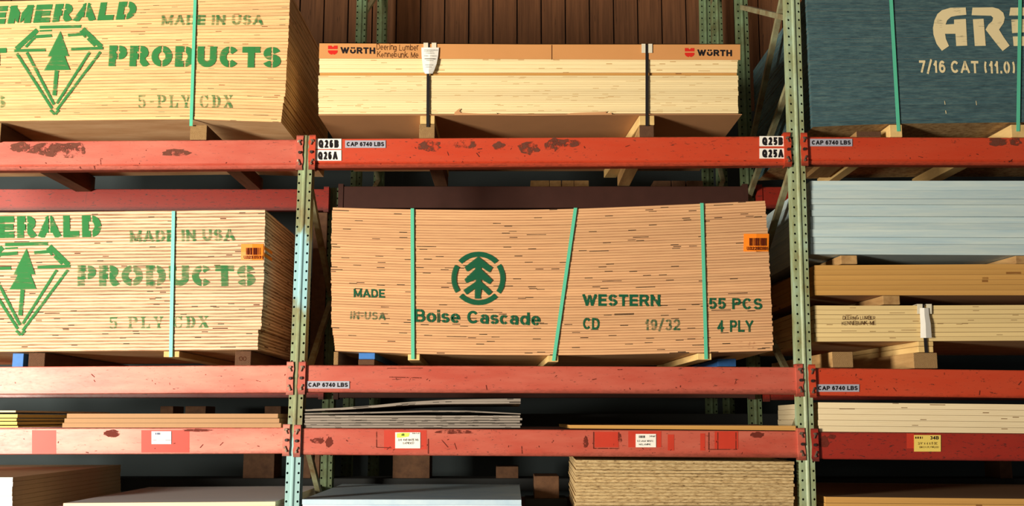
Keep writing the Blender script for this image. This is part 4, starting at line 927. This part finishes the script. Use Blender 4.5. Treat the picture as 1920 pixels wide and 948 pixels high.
tree = [[(452, 122), (615, 245), (580, 300), (487, 240), (487, 262), (615, 385), (580, 430), (487, 375), (487, 400), (610, 515), (570, 555), (490, 478), (476, 590), (415, 590), (415, 478), (325, 545), (287, 495), (425, 400), (425, 375), (322, 418), (300, 375), (418, 262), (418, 240), (330, 290), (300, 240)]]
polys(ring + [e6(q) for q in tree], YL, M['st_teal'], eE, 'tree_emblem')
polys([stroke_px((1406, 640), (1404, 654), 1.5), stroke_px((1414, 640), (1411, 654), 1.5), stroke_px((1402, 645), (1417, 643), 1.2), stroke_px((1401, 650), (1415, 648), 1.2), stroke_px((1384, 641), (1392, 640), 1.2), stroke_px((1383, 650), (1392, 650), 1.2)], YL, M['crayon'], eE, 'crayon_mark')
for a, b in (((773, 391), (774, 673)), ((1079, 390), (1038, 676)), ((1316, 381), (1324, 673))): strap(a, b, Y0, eE, 'strap', 0.019)
for x0, x1, y0, y1 in ((765, 787, 663.5, 675), (1027, 1047, 666, 678), (1308, 1334, 662, 674)):
    block(x0, y0, x1, y1, Y0 + 0.002, mat='block_pale', end='block_pale', parent=eE, name='runner', slant=-0.04)
orange_tag(1394.5, 438, 1442, 471, Y0 - 0.001, eE, 'U0228088', rs=9)
for x0, y0, x1, y1, m_, e_, lb in ((673, 661, 703, 673, 'block_blue', 'block_blue', 'blue painted pallet board above a brown block, under the tree stencil bundle'), (672, 673.4, 702, 684, 'block_dark', 'block_dark_end', 'brown block beneath the blue pallet board on the middle beam'),
                                   (1346, 672, 1380, 686.6, 'block_blue', 'block_blue', 'dim blue block right of the third strap on the middle beam')):
    block(x0, y0, x1, y1, Y0 + (0.06 if x0 < 1000 else 0.35), mat=m_, end=e_, label=lb, depth=1.05 if x0 < 1000 else 0.8)
block(626, 659, 634, 684, Y0 + 0.05, mat='block', end='block_end', label='thin upright batten end at the left end of the tree stencil bundle')

# ---- right bay, middle level: foam boards, brown sheets, strapped plywood
Y0 = 0.03
cutsF = [478, 459, 457, 444, 434, 420, 406, 390, 374, 372, 356, 340]
cutsF = [0, 0.145, 0.235, 0.34, 0.43, 0.515, 0.60, 0.675, 0.755, 0.87, 1.0]
stack(10, [(1517, 338), (1920, 338), (2345, 338)], [(1517, 476), (1920, 478), (2345, 480)], [(0, 1521), (0.25, 1521), (0.3, 1519.5), (0.4, 1521), (1, 1520.5)], 2335, Y0, cuts=cutsF, mats=[M['foam'], M['foam']], name='foam_board', seed=21, jx=0.003, jy=0.006, gap=0.0016,
      label=lambda k: '%s pale blue foam board from the top of the right hand stack' % ORD[k] if k > 1 else 'topmost pale blue foam board of the right hand stack', cat='foam board', group='pale blue foam boards')
block(1577, 478.4, 1607, 494.6, Y0 + 0.002, mat='block', end='block', label='tan spacer block between the foam boards and the brown sheets, left one', slant=-0.08)
block(1905, 479, 1938, 494, Y0 + 0.002, mat='block', end='block', label='tan spacer block between the foam boards and the brown sheets, at the right edge', slant=-0.1)
stack(6, [(1523, 496.5), (1920, 494), (2345, 493)], [(1523, 553), (1920, 553), (2345, 554)], 1527, 2340, Y0, mats=[M['orange_edge'], M['tan_board']], name='fibre_sheet', seed=23, jx=0.002, gap=0.0014,
      label=lambda k: '%s golden brown sheet from the top, below the foam boards' % ORD[k] if k > 1 else 'topmost golden brown sheet, below the foam boards', cat='board', group='golden brown sheets below the foam')
block(1656, 553.8, 1687, 570.6, Y0 + 0.002, mat='block', end='block', label='tan spacer block between the brown sheets and the strapped plywood', slant=-0.09)
block(2100, 553.8, 2135, 569.8, Y0 + 0.002, mat='block', end='block', label='tan spacer block under the brown sheets beyond the right edge', slant=-0.09)
p = W(1900, 640, Y0)
eH = thing('plywood_bundle', 'birch plywood bundle with black strap and white paper tag, right bay', 'plywood bundle', (p.x, Y0 + 0.6, W(1900, 640, Y0).z))
stack(8, [(1524, 572), (1620, 572.5), (1920, 571), (2340, 570)], [(1524, 640), (1920, 638), (2340, 638)], [(0, 1529), (1, 1527)], 2338, Y0, mats=[M['birch_edge'], M['ply_face']], parent=eH, seed=25, gap=0.0016, jx=0.004)
YL = Y0 - 0.0015
lettering(text_shape('DEERING LUMBER', **HW(21)), (1580, 599), (1641, 599), (1580, 592), YL, M['ink_brown'], eH, 'handwriting')
lettering(text_shape('KENNEBUNK, ME', **HW(22)), (1578, 609), (1641, 609), (1578, 602), YL, M['ink_brown'], eH, 'handwriting')
strap((1730, 571), (1737, 661), Y0, eH, 'black_strap', 0.018)
corner(1720, 1747, 570.5, 588, Y0 - 0.009, eH)
bent_tag([(1725, 1741, 577, 0.004), (1725, 1742, 590, 0.006), (1726, 1745, 606, 0.010), (1726, 1747, 633, 0.012)], Y0 - 0.013, 'paper', eH)
block(1722, 639.5, 1750, 648.4, Y0, mat='block_pale', end='block_pale', parent=eH, name='runner', slant=-0.1)
block(1722, 648.9, 1750, 660, Y0, mat='block_pale', end='block_pale', parent=eH, name='runner', slant=-0.1)
block(1714, 660.8, 1757, 690, Y0, mat='block', end='block_end', label='round edged timber under the black strap in the right bay', slant=-0.1, depth=1.1)
block(1561, 659, 1599, 688.4, Y0 + 0.01, mat='block', end='block_end', label='square timber with ring end grain on the middle right beam', slant=-0.03, depth=1.1)

# ---- shelf above the lower beams
Y0 = 0.01
YY = [(0.0, 0.11), (0.16, 0.34), (0.38, 0.52), (0.56, 0.76), (0.86, 0.98)]
for k, (a, b) in enumerate(YY):
    stack(1, [(-300, 801 - 33 * b), (34, 801 - 33 * b)], [(-300, 801 - 33 * a), (34, 801 - 33 * a)], -330, 34 - (k * 1.3 if k != 3 else 2), Y0, cuts=[0, 1], mats=[M['yellow_edge' if k < 4 else 'white_ply_edge'], M['ply_face']], name='trim_board', seed=30 + k, ncol=4,
          label=lambda _k, n=5 - k: ('%s yellow edged board from the top, far left above the lower beam' % ORD[n]) if n > 1 else 'topmost pale edged board, far left above the lower beam', cat='board', group='yellow edged boards at far left')
for k in range(3):
    yb, yt = 801 - 8.8 * k, 801 - 8.8 * (k + 1)
    stack(1, [(118, yt), (540, yt + 0.2)], [(118, yb), (540, yb)], 117 + 4 * k, 526 - 2 * k, Y0, cuts=[0, 1], mats=[M['tan_board'], M['tan_board']], name='fibreboard_sheet', seed=40 + k, ncol=4, gap=0.0014,
          label=lambda _k, n=3 - k: '%s tan fibreboard sheet on the lower left beam' % ('top', 'middle', 'bottom')[n - 1], cat='board', group='tan fibreboard sheets')
gr = 5
for k in range(gr):
    yb, yt = 801.5 - 4.8 * k, 801.5 - 4.8 * (k + 1)
    stack(1, [(563, yt), (977, yt + 0.4)], [(563, yb), (977, yb)], 570, 976 + (k % 2) * 2, Y0, cuts=[0, 1], mats=[M['grey_edge'], M['grey_face']], depth=1.16, name='weathered_sheet', seed=50 + k, ncol=6, gap=0.002, jx=0.004,
          label=lambda _k, n=gr - k: ('%s grey weathered sheet from the top of the flat stack' % ORD[n]) if n > 1 else 'topmost flat grey weathered sheet of the stack, middle bay', cat='board', group='flat grey weathered sheets')
stack(1, [(563, 773.5), (680, 771.5), (800, 768.5), (880, 768.8), (977, 774)], [(563, 776.6), (680, 775), (800, 772), (880, 772.2), (977, 776.6)], 570, 976, Y0, cuts=[0, 1], mats=[M['grey_edge'], M['grey_face']], depth=1.16, name='weathered_sheet', seed=60, ncol=16, label='thin arched grey sheet between the flat stack and the curled sheet', cat='board')
stack(1, [(563, 767), (640, 763.5), (700, 759), (760, 753), (830, 748.5), (900, 747), (976, 746.3)], [(563, 770.5), (640, 768), (700, 764), (760, 759), (830, 757), (900, 756.8), (976, 756.5)], 570, 976, Y0, cuts=[0, 1], mats=[M['grey_edge'], M['grey_face']], depth=1.16, name='weathered_sheet', seed=61, ncol=18, label='curled grey sheet rising to the right above the grey stack', cat='board')
stack(1, [(1068, 796), (1500, 797.5)], [(1068, 802.5), (1500, 806.5)], 1068, 1493, Y0, cuts=[0, 1], mats=[M['orange_edge'], M['tan_board']], name='thin_board', seed=62, ncol=4, label='single thin tan board lying on the lower middle beam', cat='board')
stack(5, [(1530, 753.5), (1920, 757.5), (2345, 762)], [(1530, 808.5), (1920, 812), (2345, 817)], [(0, 1537), (0.4, 1535), (1, 1536)], 2340, Y0, mats=[M['white_ply_edge'], M['ply_face']], name='cream_plywood_sheet', sk=0.10, seed=64, gap=0.001, jx=0.002, label=lambda k: ('%s cream plywood sheet from the top, on the lower right beam' % ORD[k]) if k > 1 else 'topmost cream plywood sheet, on the lower right beam', cat='plywood sheet', group='cream plywood sheets on the lower right beam')

# ---- bottom row
stack(8, [(-330, 894), (23, 894)], [(-330, 965.5), (23, 964.5)], -330, 23, Y0, depth=1.4, mats=[M['white_board'], M['brown_board'], M['brown_board']], ends=2, name='laminated_board', seed=70, gap=0.001, jx=0.002, label=lambda k: ('%s white edged brown board from the top, bottom left corner' % ORD[k]) if k > 1 else 'topmost white edged brown board, bottom left corner', cat='board', group='white edged brown boards at bottom left')
stack(3, [(118, 942.5), (530, 939.5)], [(118, 965), (530, 964)], 118, 515, Y0, mats=[M['white_ply_edge'], M['white_face']], name='white_panel', seed=72, gap=0.001, label=lambda k: '%s white faced panel left of the green upright, bottom shelf' % ('top', 'second', 'third')[k - 1], cat='panel', group='white faced panels at bottom left')
stack(3, [(560, 935.5), (980, 936.5)], [(560, 964.2), (980, 964.8)], 567, 978, Y0, mats=[M['blue_sheet'], M['blue_sheet']], name='blue_panel', seed=73, gap=0.001, label=lambda k: '%s pale blue panel right of the green upright, bottom shelf' % ('top', 'second', 'third')[k - 1], cat='panel', group='pale blue panels at bottom')
stack(17, [(1073, 861), (1500, 864.5)], [(1073, 964.8), (1500, 965.6)], 1079, 1489, Y0, depth=1.14, mats=[M['strand'], M['strand_face']], name='strand_board', sk=0.03, seed=75, gap=0.0022, jx=0.004, jy=0.006, label=lambda k: ('%s strand board from the top of the rough bottom stack' % ORD[k]) if k > 1 else 'topmost strand board of the rough bottom stack', cat='board', group='strand boards in the bottom stack')
stack(3, [(1535, 930), (1920, 934), (2345, 938)], [(1535, 966), (1920, 968), (2345, 970)], 1549, 2340, Y0, mats=[M['orange_edge'], M['tan_board']], name='tan_panel', seed=77, gap=0.0016, label=lambda k: '%s tan panel in the bottom right corner' % ('top', 'second', 'third')[k - 1], cat='panel', group='tan panels at bottom right')

# ---- far stock seen dimly through the rack
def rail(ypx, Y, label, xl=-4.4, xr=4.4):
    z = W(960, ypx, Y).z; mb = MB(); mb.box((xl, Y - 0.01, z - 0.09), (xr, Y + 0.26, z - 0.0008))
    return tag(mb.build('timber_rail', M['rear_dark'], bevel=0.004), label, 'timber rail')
def far(x0, y0, x1, y1, Y, mat, label, name='wood_offcut', depth=0.22, cat='timber', group=None):
    mb = MB(); a, b = W(x0, y1, Y), W(x1, y0, Y); mb.box((a.x, Y, a.z), (b.x, Y + depth, b.z))
    return tag(mb.build(name, M[mat], bevel=0.003), label, cat, group)
rail(358, 1.62, 'dim timber rail at the back, above the tree stencil bundle')
for x0, x1, lb in ((995, 1030, 'leftmost'), (1031, 1052, 'second'), (1054, 1076, 'third'), (1077, 1104, 'rightmost')):
    far(x0, 338, x1, 358, 1.63, 'block', lb + ' of the lit timber ends seen above the tree stencil bundle', 'timber_end', group='lit timber ends at the back')
for x0, x1, lb in ((1226, 1258, 'leftmost'), (1260, 1285, 'middle'), (1288, 1318, 'rightmost')):
    far(x0, 338.5, x1, 358, 1.68, 'block_dark', lb + ' of the dim timber ends left of the orange tag', 'timber_end', group='dim timber ends at the back')
rail(775, 1.62, 'dim timber rail at the back, level with the tan fibreboard')
for x0, x1, lb in ((300, 325, 'first'), (347, 386, 'second'), (496, 527, 'third')):
    far(x0, 761, x1, 775, 1.63, 'block_dark', lb + ' dim offcut from the left behind the tan fibreboard', group='dim offcuts behind the fibreboard')
rail(896, 1.62, 'dim timber rail at the back of the bottom shelf')
for x0, y0, x1, lb in ((455, 848, 515, 'dim offcut left of the green upright, deep in the bottom shelf'), (566, 840, 584, 'first dim slat right of the green upright, deep in the bottom shelf'), (589, 840, 600, 'second dim slat right of the green upright, deep in the bottom shelf'),
                   (611, 840, 618, 'thin dim slat third from the green upright, deep in the bottom shelf'), (736, 846, 806, 'wide dim brown panel deep in the bottom shelf below the highlighted label'), (930, 874, 972, 'short dim offcut deep in the bottom shelf above the blue panels'),
                   (1876, 850, 1896, 'dim upright slat deep in the bottom shelf of the right bay')):
    far(x0, y0, x1, 896, 1.63, 'block_dark', lb)
far(1002, 892, 1048, 934, 1.0, 'block_dark', 'dim brown block left of the strand board stack', depth=0.3)
rail(934, 0.99, 'dim timber rail under the brown block by the strand boards', xl=W(985, 934, 0.99).x, xr=W(1064, 934, 0.99).x)
zb2 = zts[4]
a, b = W(588, 398, YR - 0.04), W(614, 398, YR - 0.04)
mb = MB(); mb.box((a.x, YR - 0.04, zb2), (b.x, YR - 0.02, a.z)); tag(mb.build('standing_board', M['block_dark'], bevel=0.003), 'dim brown board standing behind the left end of the tree stencil bundle', 'board')
